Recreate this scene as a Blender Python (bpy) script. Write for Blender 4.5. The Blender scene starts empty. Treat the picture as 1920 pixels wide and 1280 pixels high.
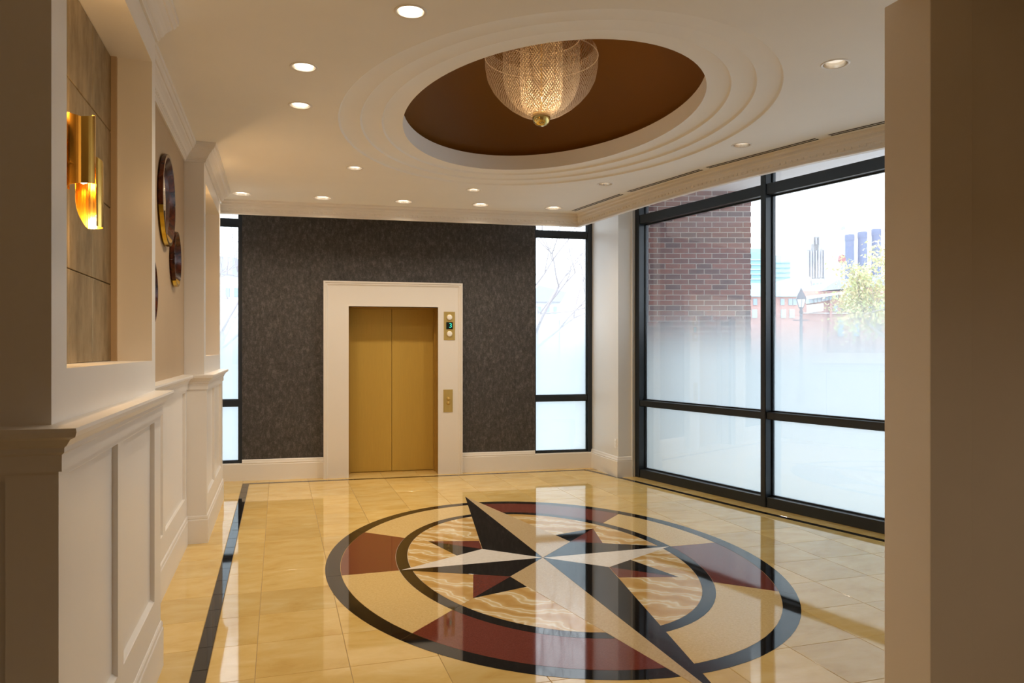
import bpy, bmesh, math, random
from math import sin, cos, pi, radians, sqrt, atan2, hypot
from mathutils import Vector, Matrix
from mathutils.geometry import tessellate_polygon

random.seed(7)
scene = bpy.context.scene
COL = scene.collection

# ------------------------------------------------------------------ camera
F_PX, U0, V0, CAM_H, YAW = 1400.0, 960.0, 655.0, 1.6, radians(17.35)
cam_d = bpy.data.cameras.new('camera')
cam = bpy.data.objects.new('camera', cam_d)
COL.objects.link(cam)
cam_d.sensor_width = 36.0
cam_d.lens = 36.0 * F_PX / 1920.0
cam_d.shift_y = (V0 - 640.0) / 1920.0
cam_d.clip_start = 0.05
cam_d.clip_end = 1000
cam.location = (0, 0, CAM_H)
cam.rotation_euler = (pi / 2, 0, -YAW)
scene.camera = cam

# ------------------------------------------------------------------ world / exposure
SKY_STRENGTH = 2.5
world = bpy.data.worlds.new('overcast_sky')
scene.world = world
world.use_nodes = True
wn = world.node_tree.nodes
wn['Background'].inputs[0].default_value = (0.90, 0.955, 1.0, 1)
wn['Background'].inputs[1].default_value = SKY_STRENGTH
scene.view_settings.view_transform = 'Standard'
scene.view_settings.look = 'None'
scene.view_settings.gamma = 1.0
scene.view_settings.exposure = 0.58
scene.view_settings.use_curve_mapping = False
scene.cycles.max_bounces = 10
scene.cycles.diffuse_bounces = 6
scene.cycles.transparent_max_bounces = 24
scene.cycles.sample_clamp_indirect = 6.0
scene.cycles.caustics_reflective = False
scene.cycles.caustics_refractive = False

LAMP_W = 38.0            # each ceiling downlight
LAMP_COL = (1.0, 0.85, 0.66)

# ------------------------------------------------------------------ helpers
CA, SA = cos(YAW), sin(YAW)


def at(u, v, d):
    """A point d metres ahead of the photographer, in the direction seen at (u, v)."""
    X = (u - U0) / F_PX * d
    return Vector((X * CA + d * SA, -X * SA + d * CA, CAM_H + (V0 - v) / F_PX * d))


OFF = {}


def link(o, parent=None):
    COL.objects.link(o)
    if parent is not None:
        o.parent = parent
    return o


def empty(name, loc=(0, 0, 0), parent=None):
    o = bpy.data.objects.new(name, None)
    o.empty_display_size = 0.1
    base = OFF[parent.name] if parent else Vector((0, 0, 0))
    o.location = Vector(loc) - base
    link(o, parent)
    OFF[o.name] = Vector(loc)
    return o


def tag(o, label=None, cat=None, group=None, kind=None):
    if label: o['label'] = label
    if cat: o['category'] = cat
    if group: o['group'] = group
    if kind: o['kind'] = kind
    return o


class MB:
    def __init__(s):
        s.v = []
        s.f = []

    def add(s, vs, fs):
        b = len(s.v)
        s.v += [Vector(p) for p in vs]
        s.f += [tuple(i + b for i in f) for f in fs]
        return s

    def box(s, x0, x1, y0, y1, z0, z1):
        return s.prism([(x0, y0), (x1, y0), (x1, y1), (x0, y1)], z0, z1)

    def prism(s, poly, z0, z1):
        n = len(poly)
        vs = [(p[0], p[1], z0) for p in poly] + [(p[0], p[1], z1) for p in poly]
        fs = [tuple(reversed(range(n))), tuple(range(n, 2 * n))]
        fs += [(i, (i + 1) % n, n + (i + 1) % n, n + i) for i in range(n)]
        return s.add(vs, fs)

    def slab(s, poly, z0, z1, ch=0.0015):
        """flat piece with a chamfered upper edge; poly convex, ccw"""
        inn = inset(poly, ch)
        n = len(poly)
        vs = [(p[0], p[1], z0) for p in poly] + [(p[0], p[1], z1 - ch) for p in poly] + [(p[0], p[1], z1) for p in inn]
        fs = [tuple(range(2 * n, 3 * n))]
        for k in (0, n):
            fs += [(k + i, k + (i + 1) % n, k + n + (i + 1) % n, k + n + i) for i in range(n)]
        return s.add(vs, fs)

    def obox(s, fr, s0, s1, t0, t1, z0, z1):
        """box in a wall frame: s along, t towards the room"""
        return s.prism(ccw([fr(s0, t0), fr(s1, t0), fr(s1, t1), fr(s0, t1)]), z0, z1)

    def lathe(s, prof, c=(0, 0, 0), n=32, sx=1, sy=1, a0=0, a1=2 * pi):
        full = abs(a1 - a0 - 2 * pi) < 1e-6
        m = n if full else n + 1
        vs = []
        for k in range(m):
            a = a0 + (a1 - a0) * k / n
            for r, z in prof:
                vs.append((c[0] + r * cos(a) * sx, c[1] + r * sin(a) * sy, c[2] + z))
        L = len(prof)
        fs = []
        for k in range(n):
            k2 = (k + 1) % m
            for i in range(L - 1):
                fs.append((k * L + i, k2 * L + i, k2 * L + i + 1, k * L + i + 1))
        return s.add(vs, fs)

    def tube(s, pts, rad, n=6):
        pts = [Vector(p) for p in pts]
        if not isinstance(rad, (list, tuple)): rad = [rad] * len(pts)
        vs = []
        for i, p in enumerate(pts):
            d = (pts[min(i + 1, len(pts) - 1)] - pts[max(i - 1, 0)]).normalized()
            ref = Vector((0, 0, 1)) if abs(d.z) < 0.9 else Vector((1, 0, 0))
            a = d.cross(ref).normalized()
            b = d.cross(a)
            for k in range(n):
                t = 2 * pi * k / n
                vs.append(p + (a * cos(t) + b * sin(t)) * rad[i])
        fs = []
        for i in range(len(pts) - 1):
            for k in range(n):
                fs.append((i * n + k, i * n + (k + 1) % n, (i + 1) * n + (k + 1) % n, (i + 1) * n + k))
        fs.append(tuple(range(n)))
        fs.append(tuple(reversed(range((len(pts) - 1) * n, len(pts) * n))))
        return s.add(vs, fs)

    def sweep(s, path, prof, side=1, caps=True):
        """profile (offset, z) along a plan path; side=1 offsets to the right of travel"""
        P = [Vector((p[0], p[1])) for p in path]
        rows = []
        for i, p in enumerate(P):
            ds = []
            if i > 0: ds.append((p - P[i - 1]).normalized())
            if i < len(P) - 1: ds.append((P[i + 1] - p).normalized())
            ns = [Vector((d.y, -d.x)) * side for d in ds]
            if len(ns) == 1:
                m = ns[0]
            else:
                m = (ns[0] + ns[1])
                m = m / m.dot(ns[0]) if abs(m.dot(ns[0])) > 1e-6 else ns[0]
            rows.append([(p.x + m.x * o, p.y + m.y * o, z) for o, z in prof])
        L = len(prof)
        vs = [q for r in rows for q in r]
        fs = []
        for i in range(len(P) - 1):
            for k in range(L):
                k2 = (k + 1) % L
                fs.append((i * L + k, i * L + k2, (i + 1) * L + k2, (i + 1) * L + k))
        if caps:
            fs.append(tuple(range(L)))
            fs.append(tuple(reversed(range((len(P) - 1) * L, len(P) * L))))
        return s.add(vs, fs)

    def build(s, name, mat, parent=None, smooth=False, bevel=0.0, seg=2, origin=None):
        o3 = Vector(origin) if origin is not None else (OFF[parent.name] if parent else Vector((0, 0, 0)))
        base = OFF[parent.name] if parent else Vector((0, 0, 0))
        me = bpy.data.meshes.new(name)
        me.from_pydata([tuple(v - o3) for v in s.v], [], s.f)
        bm = bmesh.new()
        bm.from_mesh(me)
        bmesh.ops.recalc_face_normals(bm, faces=bm.faces[:])
        if bevel > 0:
            bmesh.ops.bevel(bm, geom=[e for e in bm.edges if e.is_manifold and e.calc_face_angle(0) > 0.5],
                            offset=bevel, segments=seg, profile=0.6, affect='EDGES', clamp_overlap=True)
        bm.to_mesh(me)
        bm.free()
        if smooth:
            me.polygons.foreach_set('use_smooth', [True] * len(me.polygons))
        if mat: me.materials.append(mat)
        o = bpy.data.objects.new(name, me)
        o.location = o3 - base
        link(o, parent)
        OFF[o.name] = o3
        return o


def ccw(poly):
    a = sum(poly[i][0] * poly[(i + 1) % len(poly)][1] - poly[(i + 1) % len(poly)][0] * poly[i][1] for i in range(len(poly)))
    return list(poly) if a > 0 else list(reversed(poly))


def inset(poly, d):
    """move each edge of a ccw polygon inwards by d"""
    n = len(poly)
    out = []
    for i in range(n):
        p0, p1, p2 = Vector(poly[i - 1][:2]), Vector(poly[i][:2]), Vector(poly[(i + 1) % n][:2])
        d1, d2 = (p1 - p0).normalized(), (p2 - p1).normalized()
        n1, n2 = Vector((-d1.y, d1.x)), Vector((-d2.y, d2.x))
        m = n1 + n2
        k = m.dot(n1)
        m = m / k if abs(k) > 0.15 else n1
        out.append((p1.x + m.x * d, p1.y + m.y * d))
    return out


def clip(poly, a, b):
    """keep the part of a polygon to the left of a->b"""
    out = []
    ax, ay = a
    dx, dy = b[0] - a[0], b[1] - a[1]
    f = lambda p: dx * (p[1] - ay) - dy * (p[0] - ax)
    n = len(poly)
    for i in range(n):
        p, q = poly[i], poly[(i + 1) % n]
        fp, fq = f(p), f(q)
        if fp >= 0: out.append(p)
        if fp * fq < 0:
            t = fp / (fp - fq)
            out.append((p[0] + (q[0] - p[0]) * t, p[1] + (q[1] - p[1]) * t))
    res = []
    for p in out:
        if not res or hypot(p[0] - res[-1][0], p[1] - res[-1][1]) > 1e-4: res.append(p)
    if len(res) > 1 and hypot(res[0][0] - res[-1][0], res[0][1] - res[-1][1]) < 1e-4: res.pop()
    return res


def area(poly):
    return 0.5 * sum(poly[i][0] * poly[(i + 1) % len(poly)][1] - poly[(i + 1) % len(poly)][0] * poly[i][1] for i in range(len(poly)))


def frame(o, e, n):
    return lambda s, t: (o[0] + e[0] * s + n[0] * t, o[1] + e[1] * s + n[1] * t)


def copy_of(src, loc, parent=None, world_loc=True):
    c = src.copy()
    base = OFF[parent.name] if parent else Vector((0, 0, 0))
    c.location = Vector(loc) - base
    link(c, parent)
    OFF[c.name] = Vector(loc)
    return c


# ------------------------------------------------------------------ materials
M = {}


def mat(name, col, rough=0.5, metal=0.0, spec=0.5, coat=0.0, emit=None, es=0.0):
    m = bpy.data.materials.new(name)
    m.use_nodes = True
    b = m.node_tree.nodes['Principled BSDF']
    b.inputs['Base Color'].default_value = (*col, 1)
    b.inputs['Roughness'].default_value = rough
    b.inputs['Metallic'].default_value = metal
    b.inputs['Specular IOR Level'].default_value = spec
    if coat:
        b.inputs['Coat Weight'].default_value = coat
        b.inputs['Coat Roughness'].default_value = 0.03
    if emit:
        b.inputs['Emission Color'].default_value = (*emit, 1)
        b.inputs['Emission Strength'].default_value = es
    M[name] = m
    return m


def nodes(m):
    nt = m.node_tree
    return nt.nodes, nt.links, nt.nodes['Principled BSDF']


def ramp(N, stops):
    r = N.new('ShaderNodeValToRGB')
    while len(r.color_ramp.elements) < len(stops):
        r.color_ramp.elements.new(0.5)
    for e, (p, c) in zip(r.color_ramp.elements, stops):
        e.position = p
        e.color = (*c, 1)
    return r


def noise(N, L, scale=(1, 1, 1), sc=5, detail=4, rough=0.55, dist=0.0, coord='pos', rnd=False):
    if coord == 'pos':
        g = N.new('ShaderNodeNewGeometry'); out = g.outputs['Position']
    else:
        g = N.new('ShaderNodeTexCoord'); out = g.outputs['Object']
    mp = N.new('ShaderNodeMapping')
    mp.inputs['Scale'].default_value = scale
    L.new(out, mp.inputs['Vector'])
    if rnd:
        oi = N.new('ShaderNodeObjectInfo')
        cb = N.new('ShaderNodeMath'); cb.operation = 'MULTIPLY'; cb.inputs[1].default_value = 37.0
        L.new(oi.outputs['Random'], cb.inputs[0])
        L.new(cb.outputs[0], mp.inputs['Location'])
    t = N.new('ShaderNodeTexNoise')
    t.inputs['Scale'].default_value = sc
    t.inputs['Detail'].default_value = detail
    t.inputs['Roughness'].default_value = rough
    t.inputs['Distortion'].default_value = dist
    L.new(mp.outputs[0], t.inputs['Vector'])
    return t


def bump(N, L, b, height, strength=0.1, dist=0.002):
    bp = N.new('ShaderNodeBump')
    bp.inputs['Strength'].default_value = strength
    bp.inputs['Distance'].default_value = dist
    L.new(height, bp.inputs['Height'])
    L.new(bp.outputs[0], b.inputs['Normal'])


def painted(name, col, rough=0.5, var=0.04, grain=0.05):
    m = mat(name, col, rough)
    N, L, b = nodes(m)
    t = noise(N, L, sc=1.3, detail=3)
    r = ramp(N, [(0.3, tuple(c * (1 - var) for c in col)), (0.7, tuple(min(1, c * (1 + var)) for c in col))])
    L.new(t.outputs['Fac'], r.inputs[0])
    L.new(r.outputs[0], b.inputs['Base Color'])
    t2 = noise(N, L, sc=180, detail=2)
    bump(N, L, b, t2.outputs['Fac'], grain, 0.001)
    return m


painted('wall_paint', (0.70, 0.635, 0.56), 0.45)
painted('trim_paint', (0.80, 0.76, 0.71), 0.32, 0.02, 0.03)
painted('ceiling_paint', (0.86, 0.84, 0.80), 0.8, 0.02)
painted('column_paint', (0.74, 0.73, 0.71), 0.45, 0.02)
painted('dome_paint', (0.19, 0.072, 0.001), 0.6, 0.04)
painted('casing_paint', (0.72, 0.67, 0.61), 0.35, 0.015, 0.03)
painted('recess_paint', (0.46, 0.33, 0.20), 0.5)
mat('grout', (0.42, 0.31, 0.17), 0.8)
mat('inlay_joint', (0.75, 0.66, 0.55), 0.5)


def stone(name, stops, sc, rough=0.045, detail=6, scale=(1, 1, 1), dist=0.6, rnd=True, vary=0.0, speck=None):
    m = mat(name, stops[0][1], rough, spec=0.38)
    N, L, b = nodes(m)
    t = noise(N, L, scale=scale, sc=sc, detail=detail, rough=0.6, dist=dist, rnd=rnd)
    r = ramp(N, stops)
    L.new(t.outputs['Fac'], r.inputs[0])
    out = r.outputs[0]
    if vary:
        oi = N.new('ShaderNodeObjectInfo')
        mr = N.new('ShaderNodeMapRange')
        mr.inputs['To Min'].default_value = 1 - vary
        mr.inputs['To Max'].default_value = 1 + vary * 0.6
        L.new(oi.outputs['Random'], mr.inputs['Value'])
        hs = N.new('ShaderNodeHueSaturation')
        L.new(mr.outputs[0], hs.inputs['Value'])
        L.new(out, hs.inputs['Color'])
        out = hs.outputs[0]
    if speck:
        t2 = noise(N, L, sc=speck[0], detail=1)
        r2 = ramp(N, [(speck[1], (0, 0, 0)), (speck[1] + 0.06, (1, 1, 1))])
        L.new(t2.outputs['Fac'], r2.inputs[0])
        mx = N.new('ShaderNodeMix'); mx.data_type = 'RGBA'
        L.new(r2.outputs[0], mx.inputs['Factor'])
        L.new(out, mx.inputs[6])
        mx.inputs[7].default_value = (*speck[2], 1)
        out = mx.outputs[2]
    L.new(out, b.inputs['Base Color'])
    return m


stone('marble_tile', [(0.22, (0.60, 0.375, 0.10)), (0.42, (0.70, 0.475, 0.16)), (0.58, (0.745, 0.53, 0.205)), (0.80, (0.80, 0.62, 0.30))],
      3.4, vary=0.10, scale=(0.9, 1.7, 1), dist=0.5, detail=9)
stone('black_granite', [(0.3, (0.006, 0.005, 0.004)), (0.8, (0.016, 0.013, 0.012))], 60, 0.035, speck=(420, 0.70, (0.06, 0.055, 0.05)))
stone('red_granite', [(0.3, (0.13, 0.026, 0.016)), (0.7, (0.20, 0.048, 0.030))], 160, 0.05, speck=(500, 0.68, (0.30, 0.12, 0.09)))
stone('cream_stone', [(0.3, (0.64, 0.44, 0.17)), (0.7, (0.76, 0.56, 0.26))], 70, 0.05, scale=(1, 1, 1))
stone('beige_stone', [(0.3, (0.52, 0.37, 0.19)), (0.7, (0.64, 0.48, 0.27))], 90, 0.05)
stone('white_stone', [(0.3, (0.74, 0.68, 0.60)), (0.7, (0.84, 0.79, 0.72))], 40, 0.05)


def onyx():
    m = mat('onyx', (0.7, 0.5, 0.25), 0.05, spec=0.38)
    N, L, b = nodes(m)
    tc = N.new('ShaderNodeTexCoord')
    mp = N.new('ShaderNodeMapping')
    oi = N.new('ShaderNodeObjectInfo')
    mu = N.new('ShaderNodeMath'); mu.operation = 'MULTIPLY'; mu.inputs[1].default_value = 9.0
    L.new(oi.outputs['Random'], mu.inputs[0])
    L.new(mu.outputs[0], mp.inputs['Location'])
    L.new(tc.outputs['Object'], mp.inputs['Vector'])
    w = N.new('ShaderNodeTexWave')
    w.wave_type = 'BANDS'; w.bands_direction = 'DIAGONAL'
    w.inputs['Scale'].default_value = 2.2
    w.inputs['Distortion'].default_value = 8.0
    w.inputs['Detail'].default_value = 3.0
    w.inputs['Detail Scale'].default_value = 1.3
    L.new(mp.outputs[0], w.inputs['Vector'])
    r = ramp(N, [(0.0, (0.56, 0.33, 0.10)), (0.40, (0.63, 0.40, 0.145)), (0.68, (0.66, 0.45, 0.185)), (0.82, (0.86, 0.78, 0.58)), (1.0, (0.70, 0.50, 0.23))])
    L.new(w.outputs['Fac'], r.inputs[0])
    L.new(r.outputs[0], b.inputs['Base Color'])


onyx()


def wallpaper():
    m = mat('wallpaper', (0.05, 0.043, 0.038), 0.5, spec=0.35)
    N, L, b = nodes(m)
    a = noise(N, L, scale=(1, 1, 0.5), sc=30, detail=4, rough=0.6)
    c = noise(N, L, scale=(1, 1, 0.8), sc=70, detail=2)
    mx = N.new('ShaderNodeMix'); mx.data_type = 'FLOAT'; mx.inputs['Factor'].default_value = 0.4
    L.new(a.outputs['Fac'], mx.inputs[2]); L.new(c.outputs['Fac'], mx.inputs[3])
    r = ramp(N, [(0.34, (0.034, 0.031, 0.030)), (0.52, (0.066, 0.060, 0.057)), (0.66, (0.125, 0.114, 0.110))])
    L.new(mx.outputs[0], r.inputs[0])
    L.new(r.outputs[0], b.inputs['Base Color'])
    bump(N, L, b, mx.outputs[0], 0.3, 0.003)


wallpaper()


def brushed(name, col, rough, metal, amt=0.06, scale=(60, 60, 1.5)):
    m = mat(name, col, rough, metal)
    N, L, b = nodes(m)
    t = noise(N, L, scale=scale, sc=3, detail=3)
    r = ramp(N, [(0.3, tuple(c * (1 - amt) for c in col)), (0.7, tuple(min(1, c * (1 + amt)) for c in col))])
    L.new(t.outputs['Fac'], r.inputs[0]); L.new(r.outputs[0], b.inputs['Base Color'])
    return m


brushed('door_gold', (0.50, 0.315, 0.055), 0.55, 0.15, 0.04)
brushed('jamb_gold', (0.46, 0.28, 0.06), 0.4, 0.3)
brushed('plate_brass', (0.62, 0.46, 0.16), 0.35, 0.6, 0.08)
brushed('sconce_gold', (0.75, 0.48, 0.12), 0.20, 1.0, 0.05)
brushed('ball_brass', (0.78, 0.60, 0.22), 0.15, 1.0, 0.03)
mat('button_white', (0.8, 0.76, 0.7), 0.35)
mat('screen_black', (0.004, 0.012, 0.011), 0.15)
mat('digit_green', (0.02, 0.3, 0.2), 0.4, emit=(0.05, 0.9, 0.6), es=0.8)
mat('frame_black', (0.018, 0.024, 0.032), 0.32, 0.3, spec=0.6)
mat('slot_black', (0.006, 0.005, 0.004), 0.8)
mat('outlet_white', (0.82, 0.81, 0.78), 0.35)
mat('mirror', (0.92, 0.92, 0.92), 0.02, 1.0)
mat('lamp_lens', (1, 0.9, 0.75), 0.4, emit=(1.0, 0.86, 0.68), es=3.0)
mat('lamp_dim', (0.9, 0.85, 0.75), 0.4, emit=(1.0, 0.86, 0.68), es=0.45)
mat('bulb_glow', (1, 0.85, 0.6), 0.4, emit=(1.0, 0.70, 0.35), es=12.0)
mat('reflector', (0.85, 0.80, 0.72), 0.22, 0.9)
mat('tortoise', (0.055, 0.012, 0.004), 0.22, spec=0.3)
N, L, b = nodes(M['tortoise'])
_t = noise(N, L, sc=14, detail=3, dist=1.0)
_r = ramp(N, [(0.35, (0.018, 0.004, 0.002)), (0.6, (0.085, 0.017, 0.005)), (0.8, (0.16, 0.045, 0.012))])
L.new(_t.outputs['Fac'], _r.inputs[0]); L.new(_r.outputs[0], b.inputs['Base Color'])
brushed('mirror_gold', (0.62, 0.42, 0.06), 0.18, 1.0, 0.03)
mat('wire_champagne', (0.82, 0.68, 0.50), 0.5, 0.0)


def antique():
    m = mat('antique_tile', (0.4, 0.3, 0.18), 0.28, 0.75)
    N, L, b = nodes(m)
    t = noise(N, L, scale=(1, 1, 0.45), sc=9, detail=6, rough=0.65, rnd=True)
    r = ramp(N, [(0.28, (0.20, 0.140, 0.070)), (0.48, (0.34, 0.25, 0.130)), (0.68, (0.44, 0.335, 0.19))])
    L.new(t.outputs['Fac'], r.inputs[0]); L.new(r.outputs[0], b.inputs['Base Color'])
    r2 = ramp(N, [(0.3, (0.5, 0.5, 0.5)), (0.7, (0.3, 0.3, 0.3))])
    L.new(t.outputs['Fac'], r2.inputs[0]); L.new(r2.outputs[0], b.inputs['Roughness'])


antique()


def pane_mat():
    m = bpy.data.materials.new('window_glass'); m.use_nodes = True
    N, L = m.node_tree.nodes, m.node_tree.links
    N.remove(N['Principled BSDF'])
    tr = N.new('ShaderNodeBsdfTransparent'); tr.inputs[0].default_value = (0.965, 0.985, 0.99, 1)
    gl = N.new('ShaderNodeBsdfGlossy'); gl.inputs['Roughness'].default_value = 0.0
    lw = N.new('ShaderNodeLayerWeight'); lw.inputs['Blend'].default_value = 0.5
    pw = N.new('ShaderNodeMath'); pw.operation = 'POWER'; pw.inputs[1].default_value = 5.0
    fr = N.new('ShaderNodeMath'); fr.operation = 'MULTIPLY_ADD'; fr.inputs[1].default_value = 0.96; fr.inputs[2].default_value = 0.11
    L.new(lw.outputs['Facing'], pw.inputs[0]); L.new(pw.outputs[0], fr.inputs[0])
    mx = N.new('ShaderNodeMixShader')
    L.new(fr.outputs[0], mx.inputs[0]); L.new(tr.outputs[0], mx.inputs[1]); L.new(gl.outputs[0], mx.inputs[2])
    hz = N.new('ShaderNodeBsdfTranslucent'); hz.inputs[0].default_value = (0.86, 0.88, 1.0, 1)  # faint lavender veil in the glass, paling the view as glare would
    m2 = N.new('ShaderNodeMixShader'); m2.inputs[0].default_value = 0.06
    L.new(mx.outputs[0], m2.inputs[1]); L.new(hz.outputs[0], m2.inputs[2])
    L.new(m2.outputs[0], N['Material Output'].inputs[0])
    M['window_glass'] = m
    # graduated frosted film: its opacity is printed as a gradient in height
    m = bpy.data.materials.new('frosted_film'); m.use_nodes = True
    N, L = m.node_tree.nodes, m.node_tree.links
    N.remove(N['Principled BSDF'])
    tr = N.new('ShaderNodeBsdfTransparent')
    tl = N.new('ShaderNodeBsdfTranslucent'); tl.inputs[0].default_value = (0.66, 0.77, 0.84, 1)
    df = N.new('ShaderNodeBsdfDiffuse'); df.inputs[0].default_value = (0.75, 0.83, 0.88, 1)
    ms = N.new('ShaderNodeMixShader'); ms.inputs[0].default_value = 0.25
    L.new(tl.outputs[0], ms.inputs[1]); L.new(df.outputs[0], ms.inputs[2])
    g = N.new('ShaderNodeNewGeometry'); sx = N.new('ShaderNodeSeparateXYZ')
    L.new(g.outputs['Position'], sx.inputs[0])
    mr = N.new('ShaderNodeMapRange'); mr.interpolation_type = 'SMOOTHSTEP'
    mr.inputs['From Min'].default_value = 2.25; mr.inputs['From Max'].default_value = 1.40
    mr.inputs['To Min'].default_value = 0.0; mr.inputs['To Max'].default_value = 0.96
    L.new(sx.outputs['Z'], mr.inputs['Value'])
    mx = N.new('ShaderNodeMixShader')
    L.new(mr.outputs[0], mx.inputs[0]); L.new(tr.outputs[0], mx.inputs[1]); L.new(ms.outputs[0], mx.inputs[2])
    L.new(mx.outputs[0], N['Material Output'].inputs[0])
    M['frosted_film'] = m


pane_mat()


def struct(o):
    o['kind'] = 'structure'
    return o


# ------------------------------------------------------------------ plan of the room
CEIL = 3.30
BANG = radians(-4.23)
BE, BN = (cos(BANG), sin(BANG)), (sin(BANG), -cos(BANG))          # along the back wall, towards the room
BACK = frame((0.0, 9.646), BE, BN)
XW, XS, XB = -0.593, -0.570, -0.558        # pier: upper wall, wainscot stile face, baseboard face
RW, RS, RB = -0.745, -0.722, -0.712        # the same for the recess between the piers
PIERS = [2.30, 6.66]                       # front faces of the two piers
PLEN = 1.82
W0, W1 = Vector((4.283, 8.522)), Vector((4.698, 6.488))
W2 = W1 + (Vector((5.071, 4.881)) - W1).normalized() * 2.075
W3 = W2 + Vector((0.30, -1.0)).normalized() * 2.2


def crown_x(y):
    """foot of the fascia along the window side (a shallow bow)"""
    pts = ((8.724, 3.605), (7.723, 3.700), (5.662, 4.055), (4.375, 4.536))
    if y < 4.375: return 4.536 + (4.375 - y) * 0.40
    r = 0
    for i in range(4):
        t = pts[i][1]
        for j in range(4):
            if i != j: t *= (y - pts[j][0]) / (pts[i][0] - pts[j][0])
        r += t
    return r


CR_BACK_L = (-0.80, 9.084)
CR_CORNER = (3.605, 8.724)
CR_RIGHT = [(crown_x(y), y) for y in (8.2, 7.6, 7.0, 6.4, 5.8, 5.2, 4.6, 4.0, 3.4, 2.8, 2.35)]
ELC = (1.937, 5.405)

# ------------------------------------------------------------------ floor
floor = struct(MB().box(-3.4, 6.2, -4.0, 10.4, -0.12, -0.004).build('floor', M['grout']))
TX, TY, T = -0.111, 4.750, 0.4550
BAND_L0, BAND_L1 = -0.412, -0.337
band_back = lambda x: 9.40 - 0.0587 * (x + 0.337)
BR = [(3.868, 9.165), (4.040, 8.466), (4.470, 6.390), (4.888, 4.690), (5.45, 2.40)]     # room side of the right-hand band
BW = 0.075


def brx(y, off=0.0):
    for i in range(len(BR) - 1):
        (xa, ya), (xb, yb) = BR[i], BR[i + 1]
        if y >= yb or i == len(BR) - 2:
            return xa + (xb - xa) * (y - ya) / (yb - ya) + off


tile_mesh = None
GAP = 0.0012


def full_tile(cx, cy):
    global tile_mesh
    if tile_mesh is None:
        h = T / 2 - GAP
        tile_mesh = MB().slab([(cx - h, cy - h), (cx + h, cy - h), (cx + h, cy + h), (cx - h, cy + h)], -0.006, 0.0).build(
            'tile', M['marble_tile'], floor, origin=(cx, cy, 0))
        return
    copy_of(tile_mesh, (cx, cy, 0), floor)


def cut_tile(poly, matn='marble_tile', name='tile', z1=0.0):
    if len(poly) < 3 or area(poly) < 0.0006: return None
    p = inset(poly, GAP)
    c = (sum(q[0] for q in p) / len(p), sum(q[1] for q in p) / len(p), 0)
    return MB().slab(p, -0.006, z1).build(name, M[matn], floor, origin=c)


def in_ellipse(x, y, a, b_):
    return ((x - ELC[0]) / a) ** 2 + ((y - ELC[1]) / b_) ** 2 < 1


y_top = 9.5
for j in range(-6, 11):
    y0 = TY + T * j
    y1 = y0 + T
    for i in range(-1, 13):
        x0 = TX + T * i
        x1 = x0 + T
        corners = [(x0, y0), (x1, y0), (x1, y1), (x0, y1)]
        if all(in_ellipse(x, y, 1.60, 2.15) for x, y in corners): continue      # the inlay lies here
        inside = all(x > BAND_L1 and y < band_back(x) and x < brx(y) for x, y in corners)
        if inside:
            full_tile((x0 + x1) / 2, (y0 + y1) / 2)
            continue
        p = clip(corners, (BAND_L1, 10), (BAND_L1, 0))
        p = clip(p, (5, band_back(5)), (-1, band_back(-1))) if p else p
        if p:
            ym = (y0 + y1) / 2
            p = clip(p, (brx(y0), y0), (brx(y1), y1))
        if p: cut_tile(p)
# border tiles outside the bands
for j in range(-6, 12):
    y0 = TY + T * j
    y1 = min(y0 + T, 9.75)
    if y0 < 9.70:
        cut_tile([(-0.80, y0), (BAND_L0, y0), (BAND_L0, y1), (-0.80, y1)])
    if y0 < 9.1:
        yb = min(y1, 9.15)
        cut_tile([(brx(y0, BW), y0), (brx(y0, BW) + 0.45, y0), (brx(yb, BW) + 0.45, yb), (brx(yb, BW), yb)])
for i in range(-1, 11):
    x0, x1 = TX + T * i, TX + T * (i + 1)
    x0 = max(x0, BAND_L0)
    if x1 - x0 < 0.02: continue
    cut_tile([(x0, band_back(x0) + BW), (x1, band_back(x1) + BW), (x1, 10.05), (x0, 10.05)])
# black border bands in short lengths
y = 2.2
while y < 9.38:
    yb = min(y + 0.303, band_back(BAND_L1) + BW)
    cut_tile([(BAND_L0, y), (BAND_L1, y), (BAND_L1, yb), (BAND_L0, yb)], 'black_granite', 'band_piece')
    y += 0.303
x = BAND_L1
while x < 3.86:
    xb = min(x + 0.303, 3.90)
    cut_tile([(x, band_back(x)), (xb, band_back(xb)), (xb, band_back(xb) + BW), (x, band_back(x) + BW)], 'black_granite', 'band_piece')
    x += 0.303
y = 9.20
while y > 2.5:
    yb = y - 0.303
    cut_tile(ccw([(brx(y), y), (brx(yb), yb), (brx(yb) + BW, yb), (brx(y) + BW, y)]), 'black_granite', 'band_piece')
    y = yb

# ------------------------------------------------------------------ floor medallion
med = tag(empty('compass_medallion', (ELC[0], ELC[1], 0)), 'large oval compass star inlaid in the marble floor, black, cream and dark red stone', 'floor inlay')
MZ = 0.0012


def ept(a, b_, t):
    return (ELC[0] + a * cos(t), ELC[1] + b_ * sin(t))


def eang(a, b_, g):
    """ellipse parameter at plan angle g"""
    return atan2(sin(g) / b_, cos(g) / a)


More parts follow.
